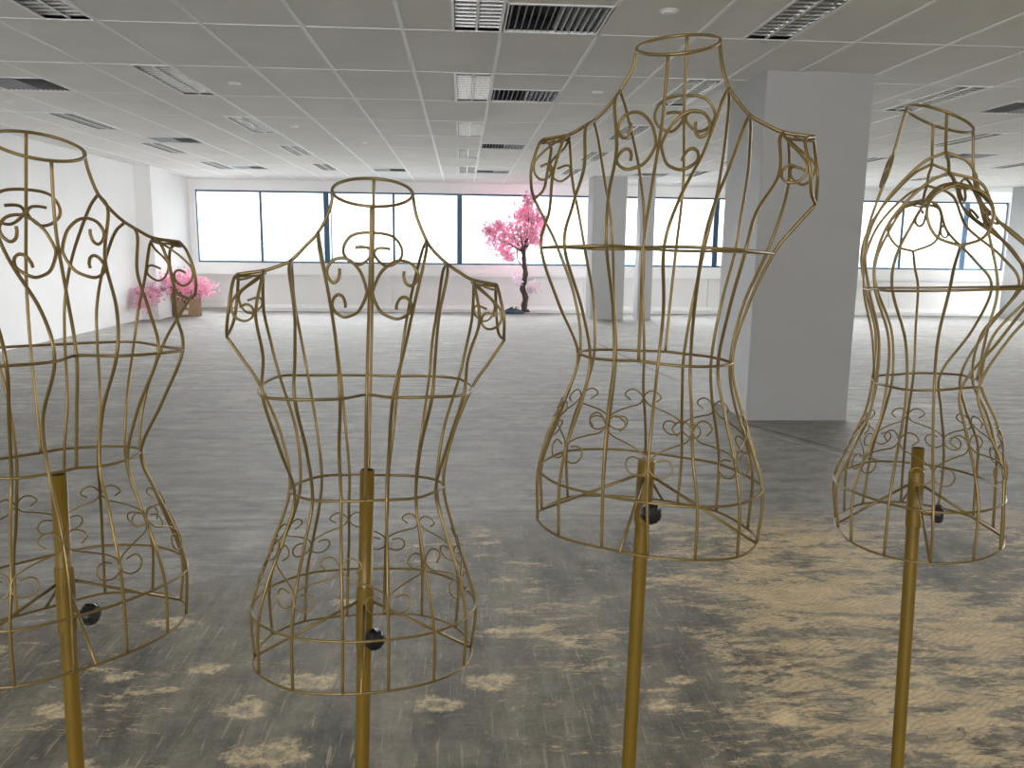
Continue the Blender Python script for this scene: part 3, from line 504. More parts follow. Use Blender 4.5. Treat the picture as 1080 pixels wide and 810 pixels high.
for (xa, xb, ya, yb, k, q) in vents:
    if vp is None: vp = make_vent(); r = vp
    else:
        r = vp.copy(); C.objects.link(r)
        for ch in list(vp.children):
            c = ch.copy(); C.objects.link(c); c.parent = r
    r.location = ((xa + xb) / 2, (ya + yb) / 2, CEIL); r['label'] = VL[(k, q)]

def make_detector():
    t = thing('smoke_detector', 'x', 'smoke detector', (0, 0, CEIL), 'round ceiling detectors')
    b = bmesh.new(); lathe(b, [(.052, .0), (.052, -.004), (.047, -.007)], n=28); link('base_ring', b, M['white_plastic'], t)
    b = bmesh.new(); lathe(b, [(.042, -.007), (.040, -.013), (.030, -.017), (.012, -.018)], n=28); link('cap', b, M['white_plastic'], t, smooth=True)
    return t
DL = [((1.5, -.46), 'round white detector at the top of the picture above the tallest form'), ((1.5, 1.52), 'round white detector left of the tallest form neck'),
      ((-3.5, 1.52), 'round white detector right of the second left row light'), ((-3.5, 3.5), 'small white detector right of the third left row light'),
      ((-2.5, 4.6), 'far round detector above the short front form, right of the left row'), ((5.96, 1.52), 'round detector above the rightmost form neck'),
      ((9.48, 2.5), 'round detector at the right edge of the ceiling'), ((-7.5, 2.5), 'small detector left of the far left row light')]
dp = None
for (k, j), lb in DL:
    if dp is None: dp = make_detector(); r = dp
    else:
        r = dp.copy(); C.objects.link(r)
        for ch in list(dp.children):
            c = ch.copy(); C.objects.link(c); c.parent = r
    r.location = (X0 + TW * k, Y0 + TL * j, CEIL); r['label'] = lb

# ------------------------------------------------------------------ room shell
bm = bmesh.new()
vs = [bm.verts.new(p) for p in ((LEFT_X - .3, BACK_Y - .3, 0), (RIGHT_X + .3, BACK_Y - .3, 0), (RIGHT_X + .3, WALL_Y + .6, 0), (LEFT_X - .3, WALL_Y + .6, 0))]
bm.faces.new(vs)
box(bm, LEFT_X - .3, RIGHT_X + .3, BACK_Y - .3, WALL_Y + .6, -.35, -.001)
struct('floor', bm, M['floor'])
TOPZ = CEIL + .35
bm = bmesh.new(); box(bm, LEFT_X - .3, LEFT_X, BACK_Y - .3, WALL_Y + .6, 0, TOPZ); struct('wall_left', bm, M['wall'])
bm = bmesh.new(); box(bm, LEFT_X, LEFT_X + .28, 14.35, 15.25, 0, CEIL); struct('trim_4', bm, M['wall'])   # pilaster on the left wall
HEAD, SILL = 2.40, .94
def window_wall(nm, x0, x1, y, s, ends):
    """wall with a long window band; s = +1: the room is on the -y side"""
    b = bmesh.new()
    ya, yb = (y, y + .3) if s > 0 else (y - .3, y)
    box(b, x0, x1, ya, yb, HEAD, TOPZ)
    for e0, e1 in ends: box(b, e0, e1, ya, yb, 0, HEAD)
    struct(nm, b, M['wall'])
bm = bmesh.new()
box(bm, LEFT_X, RIGHT_X, WALL_Y + .02, WALL_Y + .45, HEAD, TOPZ)
box(bm, LEFT_X, LEFT_X + .12, WALL_Y + .02, WALL_Y + .45, SILL, HEAD)
box(bm, 11.85, 12.9, WALL_Y + .02, WALL_Y + .45, SILL, HEAD)
box(bm, LEFT_X, RIGHT_X, WALL_Y + .20, WALL_Y + .45, 0, SILL - .24)
struct('wall_front', bm, M['wall'])
bm = bmesh.new(); box(bm, LEFT_X, RIGHT_X, WALL_Y + .001, WALL_Y + .45, SILL - .24, SILL - .002); struct('trim_5', bm, M['ledge'])   # window ledge
bm = bmesh.new()                                                                                        # panelling below the ledge
x = LEFT_X
while x < RIGHT_X - .01:
    x2 = min(x + 1.36, RIGHT_X); box(bm, x + .004, x2 - .004, WALL_Y + .17, WALL_Y + .199, .08, SILL - .25); x = x2
struct('trim_6', bm, M['panel'])
bm = bmesh.new(); box(bm, LEFT_X, RIGHT_X, WALL_Y + .14, WALL_Y + .20, 0, .08); struct('baseboard_front', bm, M['ledge'])
bm = bmesh.new(); box(bm, LEFT_X + .9, 11.9, WALL_Y - .72, WALL_Y + .14, 0, .004); struct('painted_sun_strip', bm, M['ledge'])    # sunlit band of floor along the windows, put into the colour
# window: head and sill rails, thick posts, thin posts, panes
FY = WALL_Y + .12
def window(nm, x0, x1, thick, thin, y, double=()):
    root = None
    b = bmesh.new(); t = .035
    box(b, x0, x1, y - .03, y + .03, HEAD - t, HEAD); box(b, x0, x1, y - .03, y + .03, SILL, SILL + t)
    box(b, x0, x0 + .02, y - .03, y + .03, SILL + t, HEAD - t); box(b, x1 - .02, x1, y - .03, y + .03, SILL + t, HEAD - t)
    for x in thick: box(b, x - .055, x + .055, y - .05, y + .05, SILL + t, HEAD - t)
    for x in double: box(b, x + .085, x + .105, y - .03, y + .03, SILL + t, HEAD - t)
    for x in thin: box(b, x - .025, x + .025, y - .03, y + .03, SILL + t, HEAD - t)
    root = link(nm, b, M['frame']); root['kind'] = 'structure'
    cuts = sorted([(x0 + .02, x0 + .02)] + [(x - .055, x + .055) for x in thick] + [(x - .025, x + .025) for x in thin] + [(x1 - .02, x1 - .02)])
    for (a0, a1), (b0, b1) in zip(cuts[:-1], cuts[1:]):
        b = bmesh.new(); box(b, a1 + .001, b0 - .001, y - .003, y + .003, SILL + t + .001, HEAD - t - .001)
        link('window_pane', b, M['glass'], root)
    return root
thick = [-2.80, -.05, 2.70, 5.41, 8.2, 10.93]
thin = [-4.135, -1.42, 1.33, 3.99, 6.8, 9.52]
window('window_1', LEFT_X + .12, 11.85, thick, thin, FY, double=[-2.80])
window('window_2', 12.9, RIGHT_X, [15.7, 18.4], [14.3, 17.05, 19.8], FY)
# right and back walls, out of view: window openings added to let in light
bm = bmesh.new(); box(bm, RIGHT_X, RIGHT_X + .3, BACK_Y - .3, WALL_Y + .6, HEAD, TOPZ); box(bm, RIGHT_X, RIGHT_X + .3, BACK_Y - .3, WALL_Y + .6, 0, SILL)
for y0, y1 in ((BACK_Y - .3, BACK_Y + .3), (BACK_Y, 6.0), (WALL_Y - .6, WALL_Y + .6)): box(bm, RIGHT_X, RIGHT_X + .3, y0, y1, SILL, HEAD)
struct('wall_right', bm, M['wall'])
BW0, BW1 = -3.5, -.3
bm = bmesh.new(); box(bm, LEFT_X, RIGHT_X, BACK_Y - .3, BACK_Y, HEAD, TOPZ); box(bm, LEFT_X, RIGHT_X, BACK_Y - .3, BACK_Y, 0, SILL)
box(bm, LEFT_X, BW0, BACK_Y - .3, BACK_Y, SILL, HEAD); box(bm, BW1, RIGHT_X, BACK_Y - .3, BACK_Y, SILL, HEAD)
struct('wall_back', bm, M['wall'])
window('added_back_window', BW0, BW1, [], [-1.9], BACK_Y - .15)  # unseen window added for light from behind the camera

# columns
def column(x0, x1, y0, y1, lb, group='square white columns'):
    t = thing('column', lb, 'column', ((x0 + x1) / 2, (y0 + y1) / 2, 0), group)
    w, d = (x1 - x0) / 2, (y1 - y0) / 2
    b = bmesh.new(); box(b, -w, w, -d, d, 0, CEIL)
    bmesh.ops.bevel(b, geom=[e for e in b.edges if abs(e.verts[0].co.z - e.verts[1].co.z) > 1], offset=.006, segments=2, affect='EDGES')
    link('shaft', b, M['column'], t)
    return t
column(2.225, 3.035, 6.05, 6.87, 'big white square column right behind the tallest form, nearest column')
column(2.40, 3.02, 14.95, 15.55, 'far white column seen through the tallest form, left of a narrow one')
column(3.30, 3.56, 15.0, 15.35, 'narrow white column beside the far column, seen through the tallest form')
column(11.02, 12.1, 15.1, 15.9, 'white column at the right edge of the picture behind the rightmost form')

# ------------------------------------------------------------------ dress forms
def dense(P, closed=False, ns=8): return spline(P, ns, closed)
def atz(D, z):
    for a, b in zip(D[:-1], D[1:]):
        if (a.z - z) * (b.z - z) <= 0 and abs(a.z - b.z) > 1e-6: return a.lerp(b, (z - a.z) / (b.z - a.z))
    e0, e1 = (D[0], D[1]) if abs(D[0].z - z) < abs(D[-1].z - z) else (D[-2], D[-1])
    return e0 + (e1 - e0) * ((z - e0.z) / (e1.z - e0.z) if abs(e1.z - e0.z) > 1e-6 else 0)
ORDER = ['P1FR', 'P2FR', 'SFR', 'AR', 'SBR', 'P2BR', 'P1BR', 'P1BL', 'P2BL', 'SBL', 'AL', 'SFL', 'P2FL', 'P1FL']
C_SCROLL = [(.652, .599), (.664, .592), (.725, .583), (.834, .579), (.921, .584), (.943, .592), (.901, .600), (.769, .610), (.574, .614), (.393, .610), (.217, .597), (.12, .582),
            (.083, .574), (.066, .567), (.143, .554), (.283, .542), (.49, .536), (.69, .534), (.869, .539), (.957, .547), (.897, .557), (.774, .563), (.661, .561), (.611, .553), (.613, .547)]
OMEGA = [(0, .6542), (.0232, .6521), (.0363, .6452), (.0449, .6305), (.0436, .6174), (.0329, .6071), (.0199, .6043), (.0089, .6115), (.0021, .6221), (.0064, .6299), (.0154, .6316), (.027, .6303)]
ARM_F = [(.048, .585), (.362, .574), (.674, .562), (.909, .548), (.874, .534), (.674, .524), (.406, .521), (.155, .526), (.089, .535), (.204, .542), (.397, .544), (.611, .540)]
ARM_B = [(.0, .585), (.30, .574), (.729, .562), (.936, .551), (.858, .538), (.679, .528), (.465, .525), (.225, .530), (.061, .537), (.059, .546), (.223, .549), (.596, .544)]
# hip scroll: (metres past the upper joint, height), then the run, then (metres past the lower joint, height)
HU = [(-.0205, .179), (-.0285, .187), (-.0235, .195), (-.013, .198), (-.0045, .192), (0, .184)]
HM = [(.151, .172), (.415, .166), (.722, .158), (.929, .149)]
HLW = [(0, .138), (.0035, .128), (.0135, .122), (.0248, .124), (.0312, .134), (.0285, .144), (.0202, .147), (.0104, .144)]
R_MAIN, R_RING, R_SCROLL, R_HIP = .0024, .0021, .0023, .0013
def dress_form(idx, label, pole_top, knob_ang, pole_shift=(0, 0)):
    F = FORMS[idx]; px, py, pz, yaw, tx, ty = F['pose']; W = F['wires']
    Rz = Matrix.Rotation(yaw, 4, 'Z'); Rx = Matrix.Rotation(tx, 4, 'X'); Ry = Matrix.Rotation(ty, 4, 'Y'); R = Rx @ Ry @ Rz
    hem = Vector((px, py, pz + EYE)); ax = R @ Vector((0, 0, 1)); Lh = hem.z / ax.z
    root = thing('dress_form', label, 'dress form', group='gold wire dress forms')
    root.matrix_world = Matrix.Translation(hem - ax * Lh) @ R
    U = Vector((0, 0, Lh))
    def T(D): return [p + U for p in D]
    def wire(nm, D, r, closed=False, n=8):
        b = bmesh.new(); tube(b, T(D), r, n, closed); return link(nm, b, M['gold'], root, smooth=True)
    D = {k: dense(v) for k, v in W.items() if k != 'neck'}
    wire('neck_ring', dense(W['neck'], True, 4), .0024, True)
    for k in ('SHL', 'SHR'): wire('shoulder_wire', D[k], .0025)
    for k in ORDER: wire('upright_wire', D[k], R_MAIN)
    for k in ('CF', 'CB'): wire('center_wire', D[k], R_MAIN)
    for s in 'LR':
        loop = D['armF' + s] + list(reversed(D['armB' + s]))[1:-1]
        wire('armhole_ring', loop, R_MAIN, True)
        # little hook over the shoulder end
        E, S = D['SH' + s][-1], D['SH' + s][-9]
        d = (S - E)
        hook = [S + d * .05 + Vector((0, .006, -.004)), S - d * .3 + Vector((0, .012, -.006)), E + d * .3 + Vector((0, .016, -.004)), E + Vector((0, .008, -.003)), E + Vector((0, -.006, -.006)), E + d * .25 + Vector((0, -.016, -.008)), E + d * .6 + Vector((0, -.012, -.006))]
        wire('shoulder_hook', spline(hook, 5), .0018)
    # rings of the torso lie on the uprights
    iC, iW, iH, iM = 4, 6, 9, 10; aC, aW, aH, aM = 2, 4, 6, 7
    def ringpts(l, centre):
        o = []
        for k in ORDER:
            if k == 'P1FR' and centre is not None: o.append(W['CF'][centre])
            if k == 'P1BL' and centre is not None: o.append(W['CB'][centre])
            o.append(W[k][(aC, aW, aH, aM)[l] if k[0] == 'A' else (iC, iW, iH, iM)[l]])
        return o
    for nm, l, c in (('bust_ring', 0, 3), ('waist_ring', 1, 5), ('hip_ring', 2, None), ('hem_ring', 3, None)):
        wire(nm, dense(ringpts(l, c), True, 5), R_RING, True)
    # paired C scrolls in front of the neckline
    for s in 'LR':
        pts = [atz(D['CF'], z).lerp(atz(D['P1F' + s], z), u) + Vector((0, -.002, 0)) for u, z in C_SCROLL]
        wire('front_scroll', spline(pts, 5), R_SCROLL)
    om = [(-x, z) for x, z in reversed(OMEGA)] + OMEGA[1:]
    pts = [atz(D['CB'], z) + Vector((x, .002, 0)) for x, z in om]
    wire('back_scroll', spline(pts, 5), R_SCROLL)
    for s in 'LR':
        for q, TR in (('F', ARM_F), ('B', ARM_B)):
            A, B = D['S' + q + s], D['arm' + q + s]
            pts = [atz(A, z).lerp(atz(B, z), u) for u, z in TR]
            wire('armhole_scroll', spline(pts, 5), .0018)
    # zigzag of S scrolls round the hips
    up = {k: (i % 2 == 1) for i, k in enumerate(ORDER)}
    nW = len(ORDER)
    def surf(i, z):
        a = math.floor(i); f = i - a
        P = [atz(D[ORDER[(a + q) % nW]], z) for q in (-1, 0, 1, 2)]
        return .5 * ((2 * P[1]) + (P[2] - P[0]) * f + (2 * P[0] - 5 * P[1] + 4 * P[2] - P[3]) * f * f + (3 * P[1] - P[0] - 3 * P[2] + P[3]) * f ** 3)
    def at(i, ds, z):            # point ds metres round the ring from upright i at height z
        n = i + (1 if ds > 0 else -1)
        w = (atz(D[ORDER[i % nW]], z) - atz(D[ORDER[n % nW]], z)).length
        return surf(i + ds / max(w, .02), z)
    for i in range(nW):
        j = i + 1
        if up[ORDER[i]]: u_, l_, sg = i, j, 1
        else: u_, l_, sg = j, i, -1
        pts = [at(u_, sg * d, z) for d, z in HU] + [surf(u_ + sg * f, z) for f, z in HM] + [at(l_, sg * d, z) for d, z in HLW]
        out = []
        for p in spline(pts, 4):
            rad = Vector((p.x, p.y, 0)); out.append(p + rad.normalized() * .0016)
        wire('hip_scroll', out, R_HIP, n=6)
    # hub: sleeve, four struts, knob, pole, base
    b = bmesh.new(); lathe(b, [(.0125, Lh + .006), (.0132, Lh + .008), (.0132, Lh + .106), (.0122, Lh + .108)], n=24)
    link('sleeve', b, M['gold_pole'], root, smooth=False)
    for tgt in (W['AL'][7], W['AR'][7]):
        v = Vector(tgt); d = Vector((v.x, v.y, 0)).normalized()
        wire('strut', [d * .011 + Vector((0, 0, .082)), v], .0024)
    for a, c_ in (('P1FL', 'P1FR'), ('P1BL', 'P1BR')):
        ring = ringpts(3, None); dn = dense(ring, True, 5)
        v = min((p for p in dn if (p.y < 0) == (a[2] == 'F')), key=lambda p: abs(p.x)); d = Vector((v.x, v.y, 0)).normalized()
        wire('strut', [d * .011 + Vector((0, 0, .082)), v], .0024)
    d = Vector((math.cos(knob_ang), math.sin(knob_ang), 0)); rot = d.to_track_quat('Z', 'Y').to_matrix().to_4x4()
    b = bmesh.new(); lathe(b, [(.005, .010), (.005, .030)], Matrix.Translation(Vector((0, 0, .034)) + U) @ rot, 12)
    kb = link('knob_bolt', b, M['gold_pole'], root)
    b = bmesh.new(); n = 36
    mtx = Matrix.Translation(Vector((0, 0, .034)) + U) @ rot
    prof = [(.010, .027), (.0150, .029), (.0158, .035), (.0155, .042), (.012, .046), (.005, .047)]
    rings = []
    for r, z in prof:
        rings.append([b.verts.new(mtx @ Vector((r * (1 + (.045 if k % 3 == 0 else -.01)) * math.cos(2 * PI * k / n), r * (1 + (.045 if k % 3 == 0 else -.01)) * math.sin(2 * PI * k / n), z))) for k in range(n)])
    for A, B in zip(rings[:-1], rings[1:]):
        for k in range(n): b.faces.new((A[k], A[(k + 1) % n], B[(k + 1) % n], B[k]))
    b.faces.new(list(reversed(rings[0]))); b.faces.new(rings[-1])
    link('knob', b, M['knob'], root)
    # hollow pole from the base to its open top
    b = bmesh.new(); n = 28; ro, ri = .0112, .0096; top = Lh + pole_top
    sx_, sy_ = pole_shift
    def cx(z): f = max(0., (Lh - z) / Lh); return Vector((sx_ * f, sy_ * f, z))
    zs = [.012, Lh * .5, Lh, top]
    rr = [[b.verts.new(cx(z) + Vector((ro * math.cos(2 * PI * k / n), ro * math.sin(2 * PI * k / n), 0))) for k in range(n)] for z in zs]
    rr.append([b.verts.new(cx(top) + Vector((ri * math.cos(2 * PI * k / n), ri * math.sin(2 * PI * k / n), 0))) for k in range(n)])
    rr.append([b.verts.new(cx(top - .05) + Vector((ri * math.cos(2 * PI * k / n), ri * math.sin(2 * PI * k / n), 0))) for k in range(n)])
    for q, (A, B) in enumerate(zip(rr[:-1], rr[1:])):
        for k in range(n):
            f = b.faces.new((A[k], A[(k + 1) % n], B[(k + 1) % n], B[k])); f.smooth = True; f.material_index = 1 if q == 4 else 0
    b.faces.new(rr[-1]).material_index = 1
    link('pole', b, [M['gold_pole'], M['gold_dark']], root)
    # cross foot on the floor: built level although the pole leans a little
    b = bmesh.new(); inv = (R.to_3x3()).inverted(); foot = Vector((sx_, sy_, 0))
    for k in range(4):
        a = PI / 4 + k * PI / 2; d = Vector((math.cos(a), math.sin(a), 0))
        tube(b, [foot + inv @ (d * q + Vector((0, 0, z))) for q, z in ((.0, .030), (.06, .030), (.15, .022), (.21, .0095))], .009, 10)
    lathe(b, [(.019, .004), (.019, .075), (.0125, .082)], Matrix.Translation(foot), 20)
    link('foot', b, M['gold_pole'], root, smooth=False)
    return root
dress_form(2, 'shortest gold wire dress form, facing straight ahead, second from the left', .295, -1.1)
dress_form(3, 'tallest gold wire dress form, standing in front of the big white column', .105, -1.0, (.014, 0))
dress_form(1, 'gold wire dress form turned right and cut off by the left picture edge', .247, -.85)
dress_form(4, 'gold wire dress form seen from the side at the far right', .149, -1.75)

# ------------------------------------------------------------------ blossom tree by the windows, box of blossoms
def petals(bm, centres, count, spread, size, rnd, xmin=-9.):
    for _ in range(count):
        c, r = rnd.choice(centres)
        v = Vector((rnd.gauss(0, 1), rnd.gauss(0, 1), rnd.gauss(0, 1))); v = v * r * .62
        p = Vector(c) + v; p.x = max(p.x, xmin); s = size * rnd.uniform(.6, 1.25)
        e = Euler((rnd.uniform(0, 6.3), rnd.uniform(0, 6.3), rnd.uniform(0, 6.3))).to_matrix()
        cc = bm.verts.new(p)
        ring = [bm.verts.new(p + e @ Vector((s * math.cos(a) * (1 if k % 2 else .55), s * math.sin(a) * (1 if k % 2 else .55), s * .25))) for k, a in enumerate([2 * PI * q / 10 for q in range(10)])]
        for k in range(10): bm.faces.new((cc, ring[k], ring[(k + 1) % 10]))
rnd = random.Random(3)
t = thing('blossom_tree', 'artificial tree with pink blossoms and thin dark trunk in front of the windows', 'tree', (1.30, 16.55, 0))
trunk = [(0, 0, 0), (-.02, 0, .12), (.01, .01, .3), (-.06, 0, .48), (-.03, 0, .62), (.0, .01, .8), (-.03, 0, .98), (-.04, 0, 1.14), (-.05, 0, 1.26)]
bm = bmesh.new(); pts = spline(trunk, 4); tube(bm, pts, [.066 - .022 * i / (len(pts) - 1) + .006 * math.sin(i * 1.7) for i in range(len(pts))], 10)
lathe(bm, [(.11, .0), (.10, .02), (.075, .06)], n=14)
link('trunk', bm, M['bark'], t, smooth=True)
ends = [(-.80, .1, 1.62), (-.62, -.1, 1.48), (-.42, .1, 1.38), (-.35, 0, 1.85), (-.12, .1, 1.95), (.02, 0, 2.30), (.12, -.1, 2.0), (.26, .1, 1.78), (.18, 0, 1.5), (-.5, .2, 1.7), (.05, .2, 1.7), (-.2, -.2, 1.6)]
for e in ends:
    bm = bmesh.new(); s = Vector((-.05, 0, 1.22)); e = Vector(e); m_ = s.lerp(e, .5) + Vector((rnd.uniform(-.06, .06), rnd.uniform(-.05, .05), .03))
    pts = spline([s, m_, e], 5); tube(bm, pts, [.022 - .018 * i / (len(pts) - 1) for i in range(len(pts))], 6); link('branch', bm, M['bark'], t, smooth=True)
bm = bmesh.new(); tube(bm, spline([(-.02, 0, .90), (-.14, -.02, 1.02), (-.17, -.02, 1.08), (-.18, -.02, 1.28)], 4), .013, 6); link('branch', bm, M['bark'], t, smooth=True)
cl = [((-.78, .05, 1.66), .09), ((-.66, 0, 1.50), .17), ((-.52, .1, 1.58), .18), ((-.40, -.05, 1.42), .18), ((-.45, 0, 1.25), .12), ((-.30, .1, 1.55), .2), ((-.20, 0, 1.68), .17),
      ((-.12, .1, 1.42), .17), ((-.55, 0, 1.76), .10), ((-.10, 0, 1.88), .15), ((.02, .1, 2.05), .17), ((.03, 0, 2.24), .10), ((.14, 0, 1.90), .16), ((.22, .1, 1.72), .17), ((.12, -.1, 1.55), .17),
      ((.02, 0, 1.70), .2), ((.20, 0, 1.46), .13), ((-.08, .2, 2.0), .11), ((.28, 0, 1.88), .10), ((-.34, 0, 1.12), .09)]
bm = bmesh.new(); petals(bm, cl, 2500, 0, .036, rnd); o = link('blossoms', bm, M['pink'], t); o['kind'] = 'stuff'
bm = bmesh.new(); petals(bm, [((-.22, -.05, .72), .07), ((-.15, -.05, .60), .06), ((.12, -.05, .55), .08), ((.22, -.05, .50), .08), ((.08, -.05, .45), .06)], 190, 0, .032, rnd)
o = link('low_blossoms', bm, M['pale_pink'], t); o['kind'] = 'stuff'; o['label'] = 'paler pink blossoms low on the trunk'

t = thing('crumpled_cloth', 'small dark blue grey cloth heap with green leaves, left of the tree foot', 'cloth', (1.04, 16.18, 0))
bm = bmesh.new(); n = 16; rings = []
for i, (r, z) in enumerate(((.25, 0), (.20, .04), (.13, .075), (.06, .10))):
    rings.append([bm.verts.new((r * math.cos(2 * PI * k / n) * (1 + .25 * noise.noise((k * .7, i * .5, 0))), .7 * r * math.sin(2 * PI * k / n) * (1 + .2 * noise.noise((k * .9, i, 3))), z * (1 + .5 * noise.noise((k * .8, i, 7))))) for k in range(n)])
for A, B in zip(rings[:-1], rings[1:]):
    for k in range(n): bm.faces.new((A[k], A[(k + 1) % n], B[(k + 1) % n], B[k]))
bm.faces.new(rings[-1]); bm.faces.new(list(reversed(rings[0])))
link('cloth', bm, M['mat_cloth'], t)
bm = bmesh.new()
for k in range(14):
    a = rnd.uniform(0, 6.3); p = Vector((.02 + .05 * math.cos(a), .04 * math.sin(a), .09)); q = p + Vector((.06 * math.cos(a), .06 * math.sin(a), .05)); s = Vector((-math.sin(a), math.cos(a), 0)) * .014
    vs = [bm.verts.new(v) for v in (p, (p + q) / 2 + s + Vector((0, 0, .012)), q, (p + q) / 2 - s + Vector((0, 0, .012)))]; bm.faces.new(vs)
link('leaves', bm, M['leaf'], t)

t = thing('cardboard_box', 'brown cardboard box on the floor by the left wall, full of pink blossoms', 'box', (-5.07, 15.24, 0))
t.rotation_euler = (0, 0, math.radians(22))
bm = bmesh.new(); bx, by, bz, th = .235, .17, .47, .005
for q in ((-bx, bx, -by, -by + th), (-bx, bx, by - th, by), (-bx, -bx + th, -by + th, by - th), (bx - th, bx, -by + th, by - th)): box(bm, *q, 0, bz)
box(bm, -bx, bx, -by, by, 0, th); link('carton', bm, M['card'], t)
bm = bmesh.new()
vs = [bm.verts.new(p) for p in ((-bx, -by - .001, bz), (bx, -by - .001, bz), (bx + .01, -by - .05, bz - .13), (-bx - .01, -by - .05, bz - .13), (-bx, -by - .005, bz), (bx, -by - .005, bz), (bx + .01, -by - .055, bz - .13), (-bx - .01, -by - .055, bz - .13))]
for f in ((0, 1, 2, 3), (7, 6, 5, 4), (0, 4, 5, 1), (2, 6, 7, 3), (1, 5, 6, 2), (3, 7, 4, 0)): bm.faces.new([vs[i] for i in f])
link('flap', bm, M['card_in'], t)
bm = bmesh.new(); box(bm, -.03, .02, -by - .0025, -by - .0005, .16, .30); box(bm, -.10, .0, -by - .0025, -by - .0005, .03, .11); link('packing_tape', bm, M['tape'], t)
t = thing('blossom_branches', 'bunch of pink blossom branches spilling out of the cardboard box', 'artificial flowers', (-5.02, 15.1, .46))
bm = bmesh.new()
cl = [((-.02, 0, .12), .17), ((.20, 0, .08), .15), ((.34, .05, .04), .13), ((-.20, -.15, .10), .16), ((-.10, -.3, .22), .14), ((-.26, -.5, .12), .14), ((-.28, -.8, .02), .13), ((-.32, -1.1, -.08), .12), ((-.30, -1.3, -.15), .08),
      ((.1, -.1, .2), .12), ((.02, -.2, .0), .12), ((-.38, -1.2, .05), .06)]
petals(bm, cl, 1400, 0, .034, rnd, -.47); o = link('blossoms', bm, M['pink'], t); o['kind'] = 'stuff'
for e in ((-.3, -.9, .02), (-.33, -1.25, -.12), (.33, 0, .08), (-.1, -.3, .2), (.1, 0, .2)):
    bm = bmesh.new(); tube(bm, spline([(0, 0, -.3), (e[0] * .3, e[1] * .3, .08), e], 5), .008, 6); link('branch', bm, M['bark'], t, smooth=True)
bm = bmesh.new(); rings = []
for i, (r, z) in enumerate(((.03, 0), (.07, .05), (.06, .12), (.075, .19), (.03, .27), (.012, .30))):
    rings.append([bm.verts.new((r * math.cos(2 * PI * k / 12) * (1 + .35 * noise.noise((k * .9, i, 1))), r * math.sin(2 * PI * k / 12), z)) for k in range(12)])
for A, B in zip(rings[:-1], rings[1:]):
    for k in range(12): bm.faces.new((A[k], A[(k + 1) % 12], B[(k + 1) % 12], B[k]))
bm.faces.new(rings[-1]); bm.faces.new(list(reversed(rings[0])))
o = link('plastic_bag', bm, M['black_bag'], loc=(-5.45, 14.98, .26)); tag(o, 'small black plastic bag hanging at the left side of the cardboard box', 'bag')

# ------------------------------------------------------------------ what lies outside: pale city under a bright sky
def haze_mat(name, col): return mat(name, col, .9, spec=.1)
M['city'] = haze_mat('pale_city', (.070, .074, .076)); M['hill'] = haze_mat('far_hills', (.026, .046, .058)); M['ground'] = haze_mat('far_ground', (.058, .064, .066)); M['tower'] = haze_mat('pale_tower', (.062, .074, .077))
bm = bmesh.new(); box(bm, -3000, 4000, 60, 7000, -46, -45); struct('trim_8', bm, M['ground'])
rb = random.Random(11)
def building(x, y, w, d, h, lb, m='city', floors=8):
    t = thing('office_tower', lb, 'building', (x, y, -45), 'city buildings outside the windows')
    b = bmesh.new(); box(b, -w / 2, w / 2, -d / 2, d / 2, 0, h); box(b, -w / 4, w / 4, -d / 4, d / 4, h, h + 2.5); link('walls', b, M[m], t)
    for f in range(floors):
        b = bmesh.new(); z = h * (f + .45) / floors; box(b, -w / 2 + 1, w / 2 - 1, -d / 2 - .12, -d / 2 - .02, z, z + h / floors * .35); link('window_band', b, M['tower'], t)
building(9.0, 230, 11, 14, 62, 'tall pale blue tower outside, behind the pink tree', 'tower', 10)
building(-62, 260, 30, 20, 44, 'pale office block outside the leftmost window', 'city', 9)
building(-44, 300, 14, 18, 50, 'pale block outside, right of the leftmost window post', 'city', 9)
building(118, 420, 36, 20, 44, 'low pale block outside, beyond the far column', 'city', 6)
building(205, 520, 50, 24, 46, 'wide pale block outside, left of the rightmost form', 'city', 6)
building(275, 460, 30, 24, 40, 'pale block outside, seen through the rightmost form', 'city', 6)
bm = bmesh.new(); n = 90; prev = None
for i in range(n + 1):
    x = -200 + 1100 * i / n; h = 43 + 13 * noise.noise((i * .13, 0, 2)) + 7 * noise.noise((i * .5, 1, 0)); h *= min(1, max(0, (x + 60) / 200)) if x < 140 else 1
    cur = [bm.verts.new(p) for p in ((x, 820, -45), (x, 860, -45 + max(1, h)), (x, 940, -45))]
    if prev: bm.faces.new((prev[0], cur[0], cur[1], prev[1])); bm.faces.new((prev[1], cur[1], cur[2], prev[2]))
    prev = cur
o = link('far_hills', bm, M['hill'], smooth=True); tag(o, 'hazy blue wooded ridge on the horizon outside the right windows', 'hill')

# ------------------------------------------------------------------ light: overcast daylight through the windows
w = bpy.data.worlds.new('sky'); bpy.context.scene.world = w; w.use_nodes = True; nt = w.node_tree
bg = nt.nodes['Background']; tcn = nt.nodes.new('ShaderNodeTexCoord'); sp = nt.nodes.new('ShaderNodeSeparateXYZ'); mr = nt.nodes.new('ShaderNodeMapRange'); cr = nt.nodes.new('ShaderNodeValToRGB')
nt.links.new(tcn.outputs['Generated'], sp.inputs[0]); nt.links.new(sp.outputs[2], mr.inputs['Value']); mr.inputs['From Min'].default_value = -.05; mr.inputs['From Max'].default_value = .7
cr.color_ramp.elements[0].color = (.98, .985, 1, 1); cr.color_ramp.elements[1].color = (.90, .94, 1, 1)
nt.links.new(mr.outputs[0], cr.inputs[0]); nt.links.new(cr.outputs[0], bg.inputs['Color']); bg.inputs['Strength'].default_value = SKY
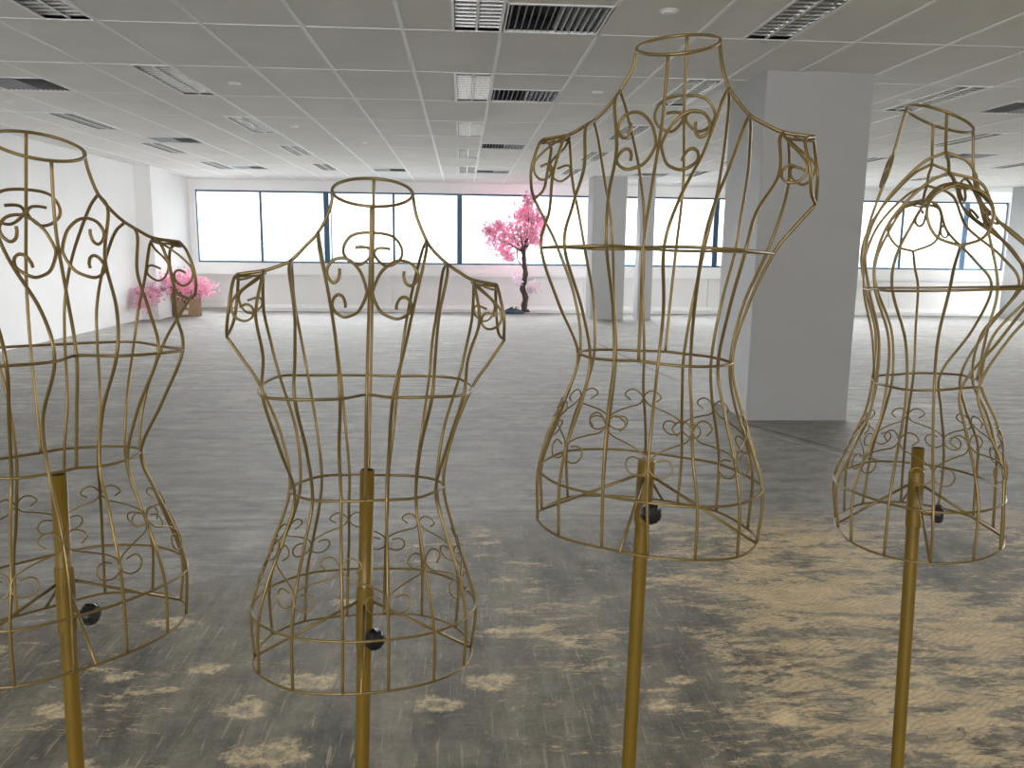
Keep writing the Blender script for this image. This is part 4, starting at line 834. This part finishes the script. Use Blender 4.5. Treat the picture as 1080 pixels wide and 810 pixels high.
def portal(nm, loc, rot, sx_, sy_):
    l = bpy.data.lights.new(nm, 'AREA'); l.shape = 'RECTANGLE'; l.size = sx_; l.size_y = sy_; l.cycles.is_portal = True
    o = bpy.data.objects.new(nm, l); C.objects.link(o); o.location = loc; o.rotation_euler = rot
hz = (SILL + HEAD) / 2
portal('portal_front', ((LEFT_X + 11.85) / 2, WALL_Y + .35, hz), (-PI / 2, 0, 0), 17.5, 1.5)
portal('portal_front', ((12.9 + RIGHT_X) / 2, WALL_Y + .35, hz), (-PI / 2, 0, 0), RIGHT_X - 12.9, 1.5)
portal('portal_back', ((BW0 + BW1) / 2, BACK_Y - .28, hz), (PI / 2, 0, 0), BW1 - BW0, 1.5)
portal('portal_right', (RIGHT_X + .28, 11.2, hz), (0, PI / 2, 0), 1.5, 10.6)

# ------------------------------------------------------------------ camera
f_, yaw, pitch, roll = 847.931, .0632818, .1686424, -.0121652
fw = Vector((math.sin(yaw) * math.cos(pitch), math.cos(yaw) * math.cos(pitch), -math.sin(pitch)))
r0 = Vector((math.cos(yaw), -math.sin(yaw), 0)); d0 = fw.cross(r0)
r2 = r0 * math.cos(roll) + d0 * math.sin(roll); d2 = -r0 * math.sin(roll) + d0 * math.cos(roll)
cam = bpy.data.cameras.new('camera'); co = bpy.data.objects.new('camera', cam); C.objects.link(co)
cam.sensor_width = 36; cam.lens = f_ / 1080 * 36; cam.clip_start = .02; cam.clip_end = 12000
mw = Matrix.Identity(4)
for i in range(3): mw[i][0] = r2[i]; mw[i][1] = -d2[i]; mw[i][2] = -fw[i]
mw[2][3] = EYE
co.matrix_world = mw
sc = bpy.context.scene; sc.camera = co
sc.view_settings.view_transform = 'Standard'; sc.view_settings.look = 'None'; sc.view_settings.gamma = 1; sc.view_settings.use_curve_mapping = False
sc.view_settings.exposure = EXPO
sc.cycles.use_denoising = True; sc.cycles.max_bounces = 10; sc.cycles.diffuse_bounces = 6; sc.cycles.glossy_bounces = 4; sc.cycles.transparent_max_bounces = 12
sc.cycles.caustics_reflective = False; sc.cycles.caustics_refractive = False; sc.cycles.sample_clamp_indirect = 4; sc.cycles.sample_clamp_direct = 1.3
